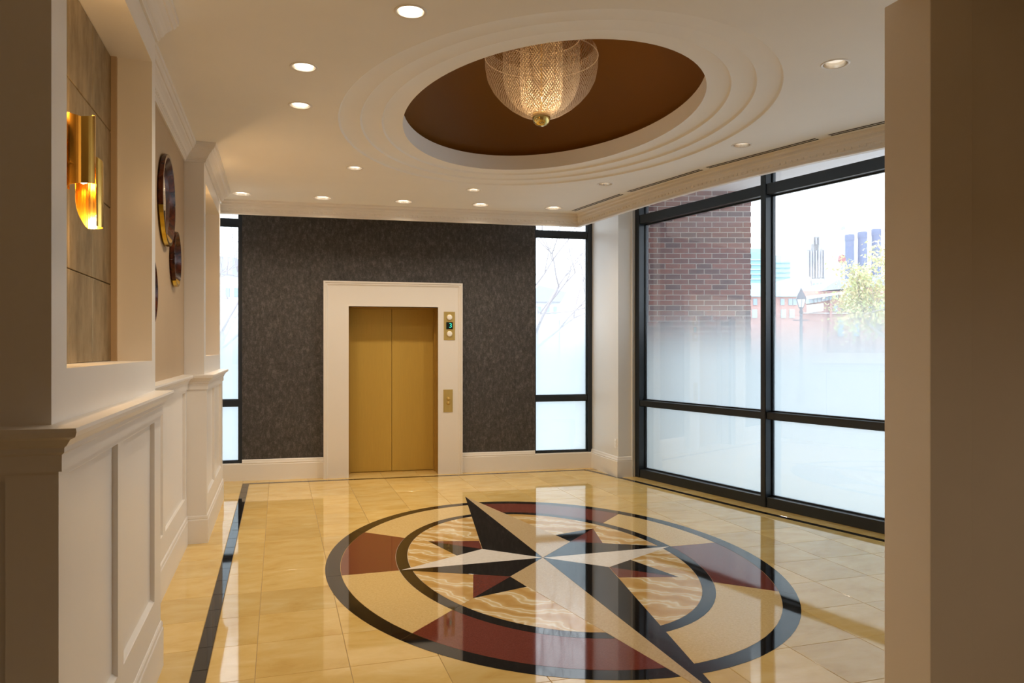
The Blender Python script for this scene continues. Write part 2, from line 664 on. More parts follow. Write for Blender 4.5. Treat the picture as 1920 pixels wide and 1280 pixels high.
def ring_piece(name, a0, b0, a1, b1, g0, g1, matn, z1=MZ, n=14, gap=0.0012):
    """sector g0..g1 between the ellipses (a0,b0) inside and (a1,b1) outside"""
    a0 += gap; b0 += gap; a1 -= gap; b1 -= gap
    vs = []
    for k in range(n + 1):
        g = g0 + (g1 - g0) * k / n
        for (a, b_) in ((a0, b0), (a1, b1)):
            r = 1 / sqrt((cos(g) / a) ** 2 + (sin(g) / b_) ** 2)
            gg = g
            if k == 0: gg = g + gap / r
            if k == n: gg = g - gap / r
            vs.append((ELC[0] + r * cos(gg), ELC[1] + r * sin(gg)))
    m = MB()
    V = [(p[0], p[1], -0.004) for p in vs] + [(p[0], p[1], z1) for p in vs]
    L_ = len(vs)
    fs = []
    for k in range(n):
        i = 2 * k
        fs.append((L_ + i, L_ + i + 1, L_ + i + 3, L_ + i + 2))
        fs.append((i + 1, i + 3, L_ + i + 3, L_ + i + 1))
        fs.append((i, i + 2, L_ + i + 2, L_ + i))
    fs.append((0, 1, L_ + 1, L_)); fs.append((2 * n, 2 * n + 1, L_ + 2 * n + 1, L_ + 2 * n))
    m.add(V, fs)
    return m.build(name, M[matn], med)


E_OUT, E_OUT2, E_IN, E_IN2 = (1.622, 2.168), (1.512, 2.056), (1.103, 1.645), (1.012, 1.556)
bed = MB()
bed.add([(*ept(1.60, 2.15, 2 * pi * k / 64), -0.0005) for k in range(64)], [tuple(range(64))])
bed.build('bed', M['inlay_joint'], med)
for k in range(8):
    g0, g1 = radians(45 * k), radians(45 * (k + 1))
    ring_piece('outer_ring_piece', *E_OUT2, *E_OUT, g0, g1, 'black_granite')
    ring_piece('wedge', *E_IN, *E_OUT2, g0, g1, 'red_granite' if k % 2 == 1 else 'cream_stone')
    ring_piece('inner_ring_piece', *E_IN2, *E_IN, g0, g1, 'black_granite')
    ring_piece('onyx_panel', 0.02, 0.02, *E_IN2, g0, g1, 'onyx')


def star(name, pts, matn, z1):
    p = ccw([(ELC[0] + a, ELC[1] + b_) for a, b_ in pts])
    q = inset(p, 0.0012)
    MB().slab(q, -0.003, z1, 0.0003).build(name, M[matn], med)


K, NT, ET = 0.380, 2.50, 1.090
ST, SP, SQ = 0.745, (0.617, 0.252), (0.338, 0.630)
for sx, sy in ((-1, 1), (-1, -1), (1, 1), (1, -1)):
    # the red half lies towards N in NW, W in SW, E in NE, S in SE
    toN = ('red_granite', 'black_granite') if sx * sy < 0 else ('black_granite', 'red_granite')
    star('small_point', [(sx * K, sy * K), (sx * SQ[0], sy * SQ[1]), (sx * ST, sy * ST)], toN[0], 0.0018)
    star('small_point', [(sx * K, sy * K), (sx * SP[0], sy * SP[1]), (sx * ST, sy * ST)], toN[1], 0.0018)
for sgn in (1, -1):
    star('long_point', [(0, 0), (-sgn * K, sgn * K), (0, sgn * NT)], 'black_granite', 0.0024)
    star('long_point', [(0, 0), (sgn * K, sgn * K), (0, sgn * NT)], 'beige_stone', 0.0024)
    star('side_point', [(0, 0), (sgn * K, sgn * K), (sgn * ET, 0)], 'black_granite', 0.0024)
    star('side_point', [(0, 0), (sgn * K, -sgn * K), (sgn * ET, 0)], 'white_stone', 0.0024)

# ------------------------------------------------------------------ ceiling
DL = [  # downlights: x, y, on
    (0.634, 3.741, 1), (0.145, 4.668, 1), (0.143, 5.411, 1), (0.680, 7.121, 1), (-0.385, 8.669, 2), (0.471, 8.633, 2),
    (1.373, 8.573, 2), (2.266, 8.493, 2), (3.156, 8.423, 2), (1.983, 7.720, 1), (3.205, 7.042, 0), (3.679, 5.361, 0), (3.165, 3.672, 0)]
DR, DR_BIG = 0.072, 0.098
outer = [(-0.80, 2.0), (5.0, 2.0)] + list(reversed(CR_RIGHT)) + [CR_CORNER, CR_BACK_L]
RINGS = [(1.53, 2.05), (1.37, 1.89), (1.21, 1.73), (1.05, 1.57)]
STEP = 0.016
NE_ = 96


def holed(outer_pts, holes, z):
    polys = [[Vector((p[0], p[1], 0)) for p in outer_pts]] + [[Vector((p[0], p[1], 0)) for p in h] for h in holes]
    tris = tessellate_polygon(polys)
    flat = [p for q in polys for p in q]
    return MB().add([(p.x, p.y, z) for p in flat], [tuple(t) for t in tris])


holes = [[ept(*RINGS[0], 2 * pi * k / NE_) for k in range(NE_)]]
for x, y, on in DL:
    R_ = DR_BIG if on == 2 else DR
    holes.append([(x + R_ * cos(2 * pi * k / 28), y + R_ * sin(2 * pi * k / 28)) for k in range(28)])
ceiling = struct(holed(outer, holes, CEIL).build('ceiling', M['ceiling_paint']))
for i in range(3):
    m = MB()
    z0, z1 = CEIL + STEP * i, CEIL + STEP * (i + 1)
    a, b_ = RINGS[i]
    a2, b2 = RINGS[i + 1]
    rows = [(a, b_, z0), (a - 0.006, b_ - 0.006, z0 + 0.004), (a - 0.010, b_ - 0.010, z1 - 0.003), (a - 0.016, b_ - 0.016, z1), (a2, b2, z1)]
    vs = [(*ept(r[0], r[1], 2 * pi * k / NE_), r[2]) for r in rows for k in range(NE_)]
    fs = [(r * NE_ + k, r * NE_ + (k + 1) % NE_, (r + 1) * NE_ + (k + 1) % NE_, (r + 1) * NE_ + k) for r in range(4) for k in range(NE_)]
    m.add(vs, fs).build('oval_step', M['ceiling_paint'], ceiling, smooth=True)
ZL = CEIL + 3 * STEP
DRUM = 3.485
m = MB()
rows = [(RINGS[3][0], RINGS[3][1], ZL), (RINGS[3][0], RINGS[3][1], DRUM)]
vs = [(*ept(r[0], r[1], 2 * pi * k / NE_), r[2]) for r in rows for k in range(NE_)]
m.add(vs, [(k, (k + 1) % NE_, NE_ + (k + 1) % NE_, NE_ + k) for k in range(NE_)])
m.build('oval_drum', M['ceiling_paint'], ceiling, smooth=True)
m = MB()
rows = [(RINGS[3][0], RINGS[3][1], DRUM)] + [((RINGS[3][0] + 0.05) * cos(t), (RINGS[3][1] + 0.05) * cos(t), DRUM + 0.85 * sin(t)) for t in [i * pi / 2 / 14 for i in range(14)]]
vs = [(*ept(r[0], r[1], 2 * pi * k / NE_), r[2]) for r in rows for k in range(NE_)]
fs = [(r * NE_ + k, r * NE_ + (k + 1) % NE_, (r + 1) * NE_ + (k + 1) % NE_, (r + 1) * NE_ + k) for r in range(len(rows) - 1) for k in range(NE_)]
fs.append(tuple((len(rows) - 1) * NE_ + k for k in range(NE_)))
m.add(vs, fs).build('oval_dome', M['dome_paint'], ceiling, smooth=True)

# upper slab over the pocket between the dropped ceiling and the glazing
m = MB()
up = [CR_BACK_L, CR_CORNER] + CR_RIGHT
far_side = [(-0.95, 9.95), (4.35, 9.60), (4.45, 8.6), (4.86, 6.5), (5.30, 4.45), (5.95, 2.35)]
m.prism([CR_BACK_L, CR_CORNER, (4.35, 9.60), (-0.95, 9.95)], 3.58, 3.66)
ring = [CR_CORNER] + CR_RIGHT
m.prism(ccw(ring + [(5.95, 2.35), (5.30, 4.45), (4.86, 6.5), (4.45, 8.6), (4.35, 9.60)]), 3.58, 3.66)
m.build('pocket_slab', M['ceiling_paint'], ceiling)
fas = MB()
pth = [CR_BACK_L, CR_CORNER] + CR_RIGHT
fas.sweep(pth, [(0.0, 3.142), (0.0, 3.60), (-0.03, 3.60), (-0.03, 3.142)], side=1)
fas.build('fascia', M['ceiling_paint'], ceiling)

CROWN = [(0.0, 3.15), (0.012, 3.15), (0.014, 3.160), (0.020, 3.166), (0.020, 3.176), (0.026, 3.180), (0.034, 3.190), (0.040, 3.205),
         (0.052, 3.222), (0.066, 3.236), (0.070, 3.246), (0.078, 3.248), (0.086, 3.258), (0.090, 3.272), (0.098, 3.276), (0.100, 3.2995), (0.0, 3.2995)]
CROWN_B = [(0.0, 3.14), (0.024, 3.14), (0.026, 3.150), (0.020, 3.156), (0.010, 3.160), (0.010, 3.178), (0.016, 3.182), (0.016, 3.196), (0.022, 3.204),
           (0.022, 3.236), (0.030, 3.242), (0.030, 3.256), (0.026, 3.260), (0.026, 3.272), (0.040, 3.282), (0.042, 3.2995), (0.0, 3.2995)]
t1 = struct(MB().sweep([(XW, 2.42), (XW, PIERS[0] + PLEN), (RW, PIERS[0] + PLEN), (RW, PIERS[1] + 0.023), (XW, PIERS[1] + 0.023),
                        (XW, PIERS[1] + PLEN), (-0.80, PIERS[1] + PLEN)], CROWN, side=1).build('trim_1', M['trim_paint']))
t2 = struct(MB().sweep(pth, CROWN_B, side=1).build('trim_2', M['trim_paint']))
# bead ornament along the crown foot
for tr, path_, o_ in ((t1, [(XW, 4.12), (RW, 4.12), (RW, 6.683), (XW, 6.683), (XW, 8.48)], 0.026), (t2, pth, 0.020)):
    m = MB()
    for i in range(len(path_) - 1):
        a, b_ = Vector(path_[i]), Vector(path_[i + 1])
        d = (b_ - a); ln = d.length; d.normalize()
        nrm = Vector((d.y, -d.x))
        k = int(ln / 0.055)
        for q in range(k):
            p = a + d * ((q + 0.5) * ln / max(k, 1)) + nrm * o_
            w = 0.016
            cs = [p - d * w - nrm * 0.012, p + d * w - nrm * 0.012, p + d * w * 0.5 + nrm * 0.006, p - d * w * 0.5 + nrm * 0.006]
            m.prism([(c.x, c.y) for c in cs], 3.182, 3.200)
    bo = m.build('bead_ornament', M['trim_paint'], tr)
    bo['kind'] = 'stuff'

# ------------------------------------------------------------------ left wall: two panelled piers with niches and the recess between
wl = struct(empty('wall_left', (XW, 4.0, 0)))
NICHE_X, SILL, NTOP = -0.770, 1.545, 3.010
RAIL_Z = 1.39


def pier(y0):
    """upper wall with its niche, panelled wainscot below"""
    u0, u1 = y0 + 0.023, y0 + PLEN
    n0, n1 = y0 + 0.177, y0 + 1.72
    xb = -1.10
    m = MB()
    m.box(xb, XW, u0, u1, 1.30, SILL)
    m.box(xb, XW, u0, u1, NTOP, 3.36)
    m.box(xb, XW, u0, n0, SILL, NTOP)
    m.box(xb, XW, n1, u1, SILL, NTOP)
    m.build('pier_upper', M['trim_paint'], wl)
    MB().box(xb, NICHE_X - 0.012, n0 - 0.02, n1 + 0.02, SILL - 0.02, NTOP + 0.02).build('niche_back', M['grout'], wl)
    # mirror tiles
    cols, rows = 4, 4
    cw, rh = (n1 - n0) / cols, (NTOP - SILL) / rows
    for c in range(cols):
        for r in range(rows):
            ya, yb = n0 + cw * c + 0.002, n0 + cw * (c + 1) - 0.002
            za, zb = SILL + rh * r + 0.002, SILL + rh * (r + 1) - 0.002
            if y0 > 5 and c < 2: continue
            MB().box(NICHE_X - 0.012, NICHE_X, ya, yb, za, zb).build('mirror_tile', M['antique_tile'], wl, bevel=0.0025, seg=1, origin=(NICHE_X, (ya + yb) / 2, (za + zb) / 2))
    # wainscot
    w0, w1 = y0, y0 + PLEN + 0.012
    MB().box(xb, XS - 0.020, w0 + 0.02, w1 - 0.02, 0, 1.36).build('wainscot_back', M['trim_paint'], wl)
    p1, p2, p3, p4 = y0 + 0.10, y0 + 0.785, y0 + 0.89, y0 + 1.64
    for ya, yb in ((w0, p1), (p2, p3), (p4, w1)):
        MB().box(XS - 0.04, XS, ya, yb, 0.10, 1.36).build('stile', M['trim_paint'], wl)
    for ya, yb in ((p1, p2), (p3, p4)):
        MB().box(XS - 0.04, XS, ya, yb, 1.250, 1.36).build('rail', M['trim_paint'], wl)
        MB().box(XS - 0.04, XS, ya, yb, 0.10, 0.386).build('rail', M['trim_paint'], wl)
        f = MB()
        for q in (0, 1):      # small bead round the panel
            z = 1.250 if q else 0.386
            s_ = -1 if q else 1
            f.add([(XS - 0.020, ya, z + s_ * 0.014), (XS - 0.020, yb, z + s_ * 0.014), (XS - 0.004, yb, z), (XS - 0.004, ya, z)], [(0, 1, 2, 3)])
        f.add([(XS - 0.020, ya + 0.014, 0.386), (XS - 0.020, ya + 0.014, 1.25), (XS - 0.004, ya, 1.25), (XS - 0.004, ya, 0.386)], [(0, 1, 2, 3)])
        f.build('panel_bead', M['trim_paint'], wl)
    return u0, u1


for y0 in PIERS: pier(y0)
# end returns of the near pier and the recess wall
MB().box(-1.10, RW, 4.0, 6.75, 1.30, 3.36).build('recess_upper', M['recess_paint'], wl)
MB().box(-1.10, RS - 0.020, 4.0, 6.75, 0, 1.36).build('recess_back', M['trim_paint'], wl)
for ya, yb in ((4.10, 4.32), (5.34, 5.45), (6.56, 6.70)):
    MB().box(RS - 0.04, RS, ya, yb, 0.10, 1.36).build('stile', M['trim_paint'], wl)
for ya, yb in ((4.32, 5.34), (5.45, 6.56)):
    MB().box(RS - 0.04, RS, ya, yb, 1.250, 1.36).build('rail', M['trim_paint'], wl)
    MB().box(RS - 0.04, RS, ya, yb, 0.10, 0.386).build('rail', M['trim_paint'], wl)
# far pier front face and the bit of wall beyond it
MB().box(-1.09, XS - 0.04, PIERS[1], PIERS[1] + 0.03, 0, 1.36).build('pier_front', M['trim_paint'], wl)
MB().box(-1.30, -0.80, PIERS[1] + PLEN - 0.3, 10.0, 0, 3.7).build('wall_end', M['trim_paint'], wl)
MB().box(-1.10, XW - 0.002, PIERS[1] + PLEN - 0.05, PIERS[1] + PLEN, 0, 3.7).build('wall_end', M['trim_paint'], wl)

CHAIR = [(0.0, 1.27), (0.010, 1.27), (0.010, 1.315), (0.018, 1.322), (0.018, 1.335), (0.026, 1.342), (0.036, 1.358), (0.052, 1.366), (0.056, 1.380), (0.054, 1.390), (-0.03, 1.395), (-0.03, 1.27)]
BASE = [(0.0, 0.0), (0.012, 0.0), (0.012, 0.190), (0.010, 0.196), (0.006, 0.200), (0.010, 0.206), (0.008, 0.222), (0.003, 0.230), (-0.02, 0.232), (-0.02, 0.0)]
left_path = [(-1.6, PIERS[0]), (XS, PIERS[0]), (XS, PIERS[0] + PLEN + 0.012), (RS, PIERS[0] + PLEN + 0.012), (RS, PIERS[1]), (XS, PIERS[1]),
             (XS, PIERS[1] + PLEN + 0.012), (-0.80, PIERS[1] + PLEN + 0.012)]
struct(MB().sweep(left_path, CHAIR, side=1).build('trim_3', M['trim_paint']))
struct(MB().sweep(left_path, BASE, side=1).build('baseboard_left', M['trim_paint']))

# front partition: the camera looks through its wide opening
wf = struct(empty('wall_front', (0, 2.3, 0)))
MB().box(-3.4, -1.10, 2.323, 2.42, 1.30, 3.36).build('partition_upper', M['wall_paint'], wl)
m = MB()
m.box(-1.6, -1.10, 2.32, 2.40, 0, 1.36)
m.build('partition_back', M['trim_paint'], wl)
MB().box(-0.695, XS - 0.04, PIERS[0], PIERS[0] + 0.03, 0.10, 1.36).build('stile', M['trim_paint'], wl)
MB().box(-1.6, -0.695, PIERS[0], PIERS[0] + 0.03, 1.25, 1.36).build('rail', M['trim_paint'], wl)
MB().box(-1.6, -0.695, PIERS[0], PIERS[0] + 0.03, 0.10, 0.386).build('rail', M['trim_paint'], wl)
RJ = 2.402
MB().box(2.655, 6.2, 2.30, 2.48, 0, 3.66).build('partition_right', M['wall_paint'], wf)
MB().box(RJ, 2.612, 2.27, 2.50, 0, 3.02).build('casing', M['wall_paint'], wf, bevel=0.004)
MB().box(2.612, 2.655, 2.292, 2.48, 0, 3.66).build('casing_step', M['wall_paint'], wf)
MB().box(2.612, 2.622, 2.280, 2.30, 0, 3.02).build('casing_bead', M['wall_paint'], wf, bevel=0.003)
MB().box(-0.62, 2.7, 2.30, 2.42, 3.02, 3.66).build('header', M['wall_paint'], wf)
# the hall where the photographer stands
hall = struct(empty('wall_hall', (0, -1, 0)))
MB().box(-3.5, -3.38, -4.0, 2.40, 0, 3.1).build('hall_side', M['wall_paint'], hall)
MB().box(6.1, 6.22, -4.0, 2.40, 0, 3.7).build('hall_side', M['wall_paint'], hall)
MB().box(-3.5, 6.22, -4.1, -3.98, 0, 3.1).build('hall_end', M['wall_paint'], hall)
MB().box(-3.5, 6.22, -4.1, 2.35, 3.05, 3.12).build('hall_ceiling', M['ceiling_paint'], hall)
MB().box(-3.4, -1.6, 2.32, 2.42, 0, 1.36).build('hall_return', M['trim_paint'], hall)

# ------------------------------------------------------------------ back wall
wb = struct(empty('wall_back', (1.4, 9.6, 0)))
SL, SR = -0.427, 3.267
CI0, CI1, CO0, CO1, CT = 0.842, 1.962, 0.537, 2.277, 0.10
m = MB()
m.obox(BACK, SL, CI0, -0.05, 0, 0, 3.6)
m.obox(BACK, CI1, SR, -0.05, 0, 0, 3.6)
m.obox(BACK, CI0, CI1, -0.05, 0, 2.141, 3.6)
m.build('papered_wall', M['wallpaper'], wb)
m = MB()
m.obox(BACK, -1.2, SL + 0.001, -0.16, -0.02, 0, 0.205)
m.obox(BACK, SR - 0.001, 4.3, -0.16, -0.02, 0, 0.205)
m.build('window_apron', M['trim_paint'], wb)
BBASE = [(0.0, 0.0), (0.020, 0.0), (0.020, 0.195), (0.016, 0.205), (0.020, 0.212), (0.014, 0.232), (0.012, 0.248), (0.004, 0.256), (0.0, 0.256)]
LBASE = [(-0.03, 0.0), (0.020, 0.0), (0.020, 0.200), (0.014, 0.214), (-0.05, 0.214), (-0.05, 0.0)]
m = MB()
m.sweep([BACK(SL, 0), BACK(CO0, 0)], BBASE, side=1)
m.sweep([BACK(CO1, 0), BACK(SR, 0)], BBASE, side=1)
m.sweep([BACK(-1.0, 0), BACK(SL, 0)], LBASE, side=1)
m.sweep([BACK(SR, 0), BACK(4.075, 0)], LBASE, side=1)
struct(m.build('baseboard_back', M['trim_paint']))

# corner column
CX0, CX1, CY0, CY1 = 4.058, 4.290, 8.530, 9.60
wc = struct(MB().box(CX0, CX1, CY0, CY1, 0, 3.6).build('wall_corner', M['column_paint']))
struct(MB().sweep([(CX0, 9.40), (CX0, CY0), (CX1 - 0.01, CY0)], BBASE, side=1).build('baseboard_corner', M['trim_paint']))

# elevator doorway
lift = struct(tag(empty('door_1', (1.40, 9.5, 0)), 'gold double sliding elevator doors in a white surround', None))
m = MB()
CTOP, ITOP = 2.452, 2.141
m.obox(BACK, CO0 + 0.055, CI0, 0, CT - 0.018, 0, CTOP - 0.055)
m.obox(BACK, CI1, CO1 - 0.055, 0, CT - 0.018, 0, CTOP - 0.055)
m.obox(BACK, CI0, CI1, 0, CT - 0.018, ITOP, CTOP - 0.055)
m.build('casing', M['casing_paint'], lift)
# moulded outer edge of the surround
edge = MB()
pr = [(0.0, 0.0), (0.0, CT), (0.020, CT), (0.024, CT - 0.008), (0.042, CT - 0.008), (0.047, CT - 0.014), (0.060, CT - 0.018), (0.060, 0.0)]
for side in (0, 1):
    vs = []
    for k, z in enumerate((0.0, None)):
        for o_, t_ in pr:
            s_ = CO0 + o_ if side == 0 else CO1 - o_
            zz = 0.0 if z == 0.0 else CTOP - o_
            p = BACK(s_, t_)
            vs.append((p[0], p[1], zz))
    n = len(pr)
    edge.add(vs, [(i, (i + 1) % n, n + (i + 1) % n, n + i) for i in range(n)])
vs = []
for s_side in (0, 1):
    for o_, t_ in pr:
        s_ = CO0 + o_ if s_side == 0 else CO1 - o_
        p = BACK(s_, t_)
        vs.append((p[0], p[1], CTOP - o_))
edge.add(vs, [(i, (i + 1) % n, n + (i + 1) % n, n + i) for i in range(n)])
edge.build('casing_edge', M['casing_paint'], lift)
RD = -0.27
m = MB()
m.obox(BACK, CI0 - 0.03, CI0, RD - 0.05, CT - 0.02, 0, ITOP + 0.03)
m.obox(BACK, CI1, CI1 + 0.03, RD - 0.05, CT - 0.02, 0, ITOP + 0.03)
m.obox(BACK, CI0, CI1, RD - 0.05, CT - 0.02, ITOP, ITOP + 0.03)
m.build('jamb', M['jamb_gold'], lift)
m = MB()
for s0_, s1_ in ((CI0, CI0 + 0.022), (CI1 - 0.022, CI1)):
    m.obox(BACK, s0_, s1_, RD, RD + 0.10, 0, ITOP)
m.obox(BACK, CI0, CI1, RD, RD + 0.10, ITOP - 0.012, ITOP)
m.build('inner_frame', M['jamb_gold'], lift)
mid = 0.5 * (CI0 + CI1) - 0.004
MB().obox(BACK, CI0 + 0.010, mid - 0.002, RD - 0.04, RD + 0.012, 0.012, ITOP - 0.01).build('door_panel', M['door_gold'], lift, bevel=0.003)
MB().obox(BACK, mid + 0.002, CI1 - 0.010, RD - 0.04, RD + 0.012, 0.012, ITOP - 0.01).build('door_panel', M['door_gold'], lift, bevel=0.003)
MB().obox(BACK, CI0, CI1, RD - 0.08, RD - 0.041, 0, ITOP).build('shaft_back', M['slot_black'], lift)
MB().obox(BACK, CI0, CI1, RD - 0.04, RD + 0.03, -0.002, 0.008).build('sill', M['jamb_gold'], lift)

# elevator indicator and call panel
def panel(name, s0, s1, z0, z1, label, cat):
    c = BACK((s0 + s1) / 2, CT - 0.018)
    r = tag(empty(name, (c[0], c[1], (z0 + z1) / 2)), label, cat)
    MB().obox(BACK, s0, s1, CT - 0.018, CT - 0.012, z0, z1).build('plate', M['plate_brass'], r, bevel=0.0015, seg=1)
    return r


def knob(par, s_, z_, r_, t_, name, matn, dep=0.012):
    pts = []
    m = MB()
    prof = [(0.0, dep), (r_ * 0.8, dep), (r_, dep * 0.7), (r_, 0.0)]
    n = 20
    vs = []
    for k in range(n):
        a = 2 * pi * k / n
        for rr, dd in prof:
            p = BACK(s_ + rr * cos(a), t_ + dd)
            vs.append((p[0], p[1], z_ + rr * sin(a)))
    L_ = len(prof)
    fs = [(k * L_ + i, ((k + 1) % n) * L_ + i, ((k + 1) % n) * L_ + i + 1, k * L_ + i + 1) for k in range(n) for i in range(L_ - 1)]
    return m.add(vs, fs).build(name, M[matn], par, smooth=True)


ip = panel('floor_indicator', 2.036, 2.180, 1.722, 2.086, 'brass floor indicator plate with two round lamps and a green digit, beside elevator', 'indicator')
TP = CT - 0.012
cs = 2.108
knob(ip, cs, 2.012, 0.040, TP, 'ring', 'plate_brass', 0.008)
knob(ip, cs, 2.012, 0.034, TP, 'lamp_lens_round', 'button_white', 0.013)
knob(ip, cs, 1.800, 0.040, TP, 'ring', 'plate_brass', 0.008)
knob(ip, cs, 1.800, 0.034, TP, 'lamp_lens_round', 'button_white', 0.013)
scr = MB().obox(BACK, cs - 0.042, cs + 0.042, TP, TP + 0.004, 1.862, 1.950).build('screen', M['screen_black'], ip)
cu = bpy.data.curves.new('digit_text', 'FONT')
cu.body = '3'
cu.size = 0.085
cu.extrude = 0.0008
cu.align_x = 'CENTER'
cu.align_y = 'CENTER'
to = bpy.data.objects.new('digit_text', cu)
COL.objects.link(to)
bpy.context.view_layer.update()
dg = bpy.context.evaluated_depsgraph_get()
dme = bpy.data.meshes.new_from_object(to.evaluated_get(dg))
bpy.data.objects.remove(to)
rot = Matrix(((BE[0], 0, BN[0]), (BE[1], 0, BN[1]), (0, 1, 0)))
dp = BACK(cs + 0.012, TP + 0.006)
for v in dme.vertices:
    v.co = rot @ v.co + Vector((dp[0], dp[1], 1.906)) - OFF[ip.name]
dme.materials.clear()
dme.materials.append(M['digit_green'])
do = bpy.data.objects.new('digit', dme)
link(do, scr)
OFF[do.name] = OFF[ip.name]

cp = panel('call_panel', 2.030, 2.150, 0.796, 1.086, 'brass call plate with two small round buttons, low beside elevator', 'call panel')
for z_ in (0.968, 0.912):
    knob(cp, 2.094, z_, 0.024, TP, 'button', 'jamb_gold', 0.008)
    knob(cp, 2.094, z_, 0.013, TP + 0.004, 'button_face', 'plate_brass', 0.008)

# ------------------------------------------------------------------ windows
FB = M['frame_black']


def window(name, fr, s0, s1, zs, bars, mullions, post, depth, glass_t, film=True, top=3.56):
    """bars: (z0,z1) rails; mullions: (s0,s1) posts; the posts reach from glass_t - .03 to depth"""
    c = fr((s0 + s1) / 2, 0)
    w = struct(empty(name, (c[0], c[1], 0)))
    back = glass_t - 0.04
    for a, b_ in mullions:
        MB().obox(fr, a, b_, back, depth, 0.0 if zs < 0.05 else zs, top).build('post', FB, w, bevel=0.003, seg=1)
    for i, (z0, z1) in enumerate(bars):
        for k in range(len(mullions) - 1):
            a, b_ = mullions[k][1], mullions[k + 1][0]
            MB().obox(fr, a, b_, back, depth - 0.012, z0, z1).build('rail', FB, w, bevel=0.003, seg=1)
    for k in range(len(mullions) - 1):
        a, b_ = mullions[k][1], mullions[k + 1][0]
        for i in range(len(bars)):
            z0 = bars[i][1]
            z1 = bars[i + 1][0] if i + 1 < len(bars) else top
            # thin glazing bead round the pane
            g = MB()
            bt, bw = glass_t + 0.022, 0.014
            g.obox(fr, a, a + bw, glass_t, bt, z0, z1)
            g.obox(fr, b_ - bw, b_, glass_t, bt, z0, z1)
            g.obox(fr, a + bw, b_ - bw, glass_t, bt, z0, z0 + bw)
            g.obox(fr, a + bw, b_ - bw, glass_t, bt, z1 - bw, z1)
            p = MB().obox(fr, a, b_, glass_t - 0.008, glass_t, z0, z1).build('pane', M['window_glass'], w)
            g.build('glazing_bead', FB, w)
            if film and z0 < 2.0:
                q0, q1 = fr(a, glass_t - 0.012), fr(b_, glass_t - 0.012)
                zt = min(z1, 2.30)
                MB().add([(q0[0], q0[1], z0), (q1[0], q1[1], z0), (q1[0], q1[1], zt), (q0[0], q0[1], zt)], [(0, 1, 2, 3)]).build('frosted_film', M['frosted_film'], p)
    return w


BBARS = [(0.205, 0.235), (0.915, 0.980), (3.110, 3.185)]
window('window_1', BACK, -1.0, SL, 0.2, BBARS, [(-1.02, -0.98), (SL - 0.035, SL)], 0, 0.005, -0.05)
window('window_2', BACK, SR, 4.07, 0.2, BBARS, [(SR, SR + 0.008), (4.005, 4.075)], 0, 0.005, -0.05)


def bay(A, B):
    e = (B - A).normalized()
    # room lies to the west
    n = Vector((e.y, -e.x))
    if n.x > 0: n = -n
    return frame((A.x, A.y), (e.x, e.y), (n.x, n.y)), (B - A).length


RBARS = [(0.0, 0.105), (0.895, 0.965), (3.170, 3.280)]
b1, l1 = bay(W0, W1)
b2, l2 = bay(W1, W2)
b3, l3 = bay(W2, W3)
window('window_3', b1, 0, l1, 0.0, RBARS, [(0.0, 0.085), (l1 - 0.030, l1 + 0.030)], 0, 0.0, -0.115)
window('window_4', b2, 0, l2, 0.0, RBARS, [(0.031, 0.036), (l2 - 0.030, l2 + 0.030)], 0, -0.002, -0.115)
window('window_5', b3, 0, l3, 0.0, RBARS, [(0.031, 0.036), (l3 - 0.030, l3 + 0.030)], 0, -0.002, -0.115)
MB().prism([(4.24, 8.50), (4.30, 8.52), (4.55, 8.95), (4.24, 8.95)], 0, 3.6).build('column_end', M['column_paint'], wc)

# ------------------------------------------------------------------ downlights
DLAB = ['recessed ceiling downlight nearest the camera, at the top edge of the picture', 'recessed downlight on the left of the oval, nearer of two',
        'recessed downlight on the left of the oval, farther of two', 'recessed downlight behind the oval, towards the left wall',
        'bright recessed downlight in the back row beside the left crown moulding', 'second recessed downlight from the left in the back row',
        'middle recessed downlight in the back row, above elevator', 'fourth recessed downlight from the left in the back row',
        'rightmost recessed downlight in the back row, beside the slot air diffuser', 'recessed downlight just beyond the far end of the oval',
        'recessed downlight right of the oval, far end near the window crown', 'unlit recessed downlight between the oval steps and the slot diffusers',
        'unlit recessed downlight at right, nearest the doorway casing']
protos = {}


def downlight(x, y, on, label, z=CEIL):
    key = on
    DR_ = DR_BIG if on == 2 else DR
    if key not in protos:
        r = empty('downlight', (x, y, z))
        MB().lathe([(DR_ - 0.004, 0.0), (DR_ - 0.002, -0.003), (DR_ + 0.008, -0.004), (DR_ + 0.012, -0.001), (DR_ + 0.012, 0.001)], (x, y, z), 28).build('trim_ring', M['trim_paint'], r, smooth=True)
        MB().lathe([(DR_ - 0.004, -0.001), (DR_ - 0.006, 0.02), (DR_ - 0.014, 0.055), (DR_ - 0.026, 0.085)], (x, y, z), 28).build('reflector', M['reflector'], r, smooth=True)
        MB().lathe([(0.0, 0.016), (DR_ * 0.4, 0.017), (DR_ * 0.65, 0.022), (DR_ * 0.78, 0.040), (DR_ - 0.026, 0.085)], (x, y, z), 24).build('lamp', M['lamp_lens'] if on else M['lamp_dim'], r, smooth=True)
        if on:
            ld = bpy.data.lights.new('lamp_beam', 'SPOT')
            ld.energy = LAMP_W * (0.8 if on == 2 else 1.0)
            ld.color = LAMP_COL
            ld.spot_size = radians(140)
            ld.spot_blend = 1.0
            ld.shadow_soft_size = 0.04
            lo = bpy.data.objects.new('lamp_beam', ld)
            lo.location = (0, 0, -0.006)
            link(lo, r)
        protos[key] = r
    else:
        src = protos[key]
        r = src.copy()
        r.location = (x, y, z)
        link(r)
        OFF[r.name] = Vector((x, y, z))
        for ch in list(src.children):
            c = ch.copy(); link(c, r)
    return tag(r, label, 'downlight', 'recessed ceiling downlights')


for (x, y, on), lb in zip(DL, DLAB): downlight(x, y, on, lb)
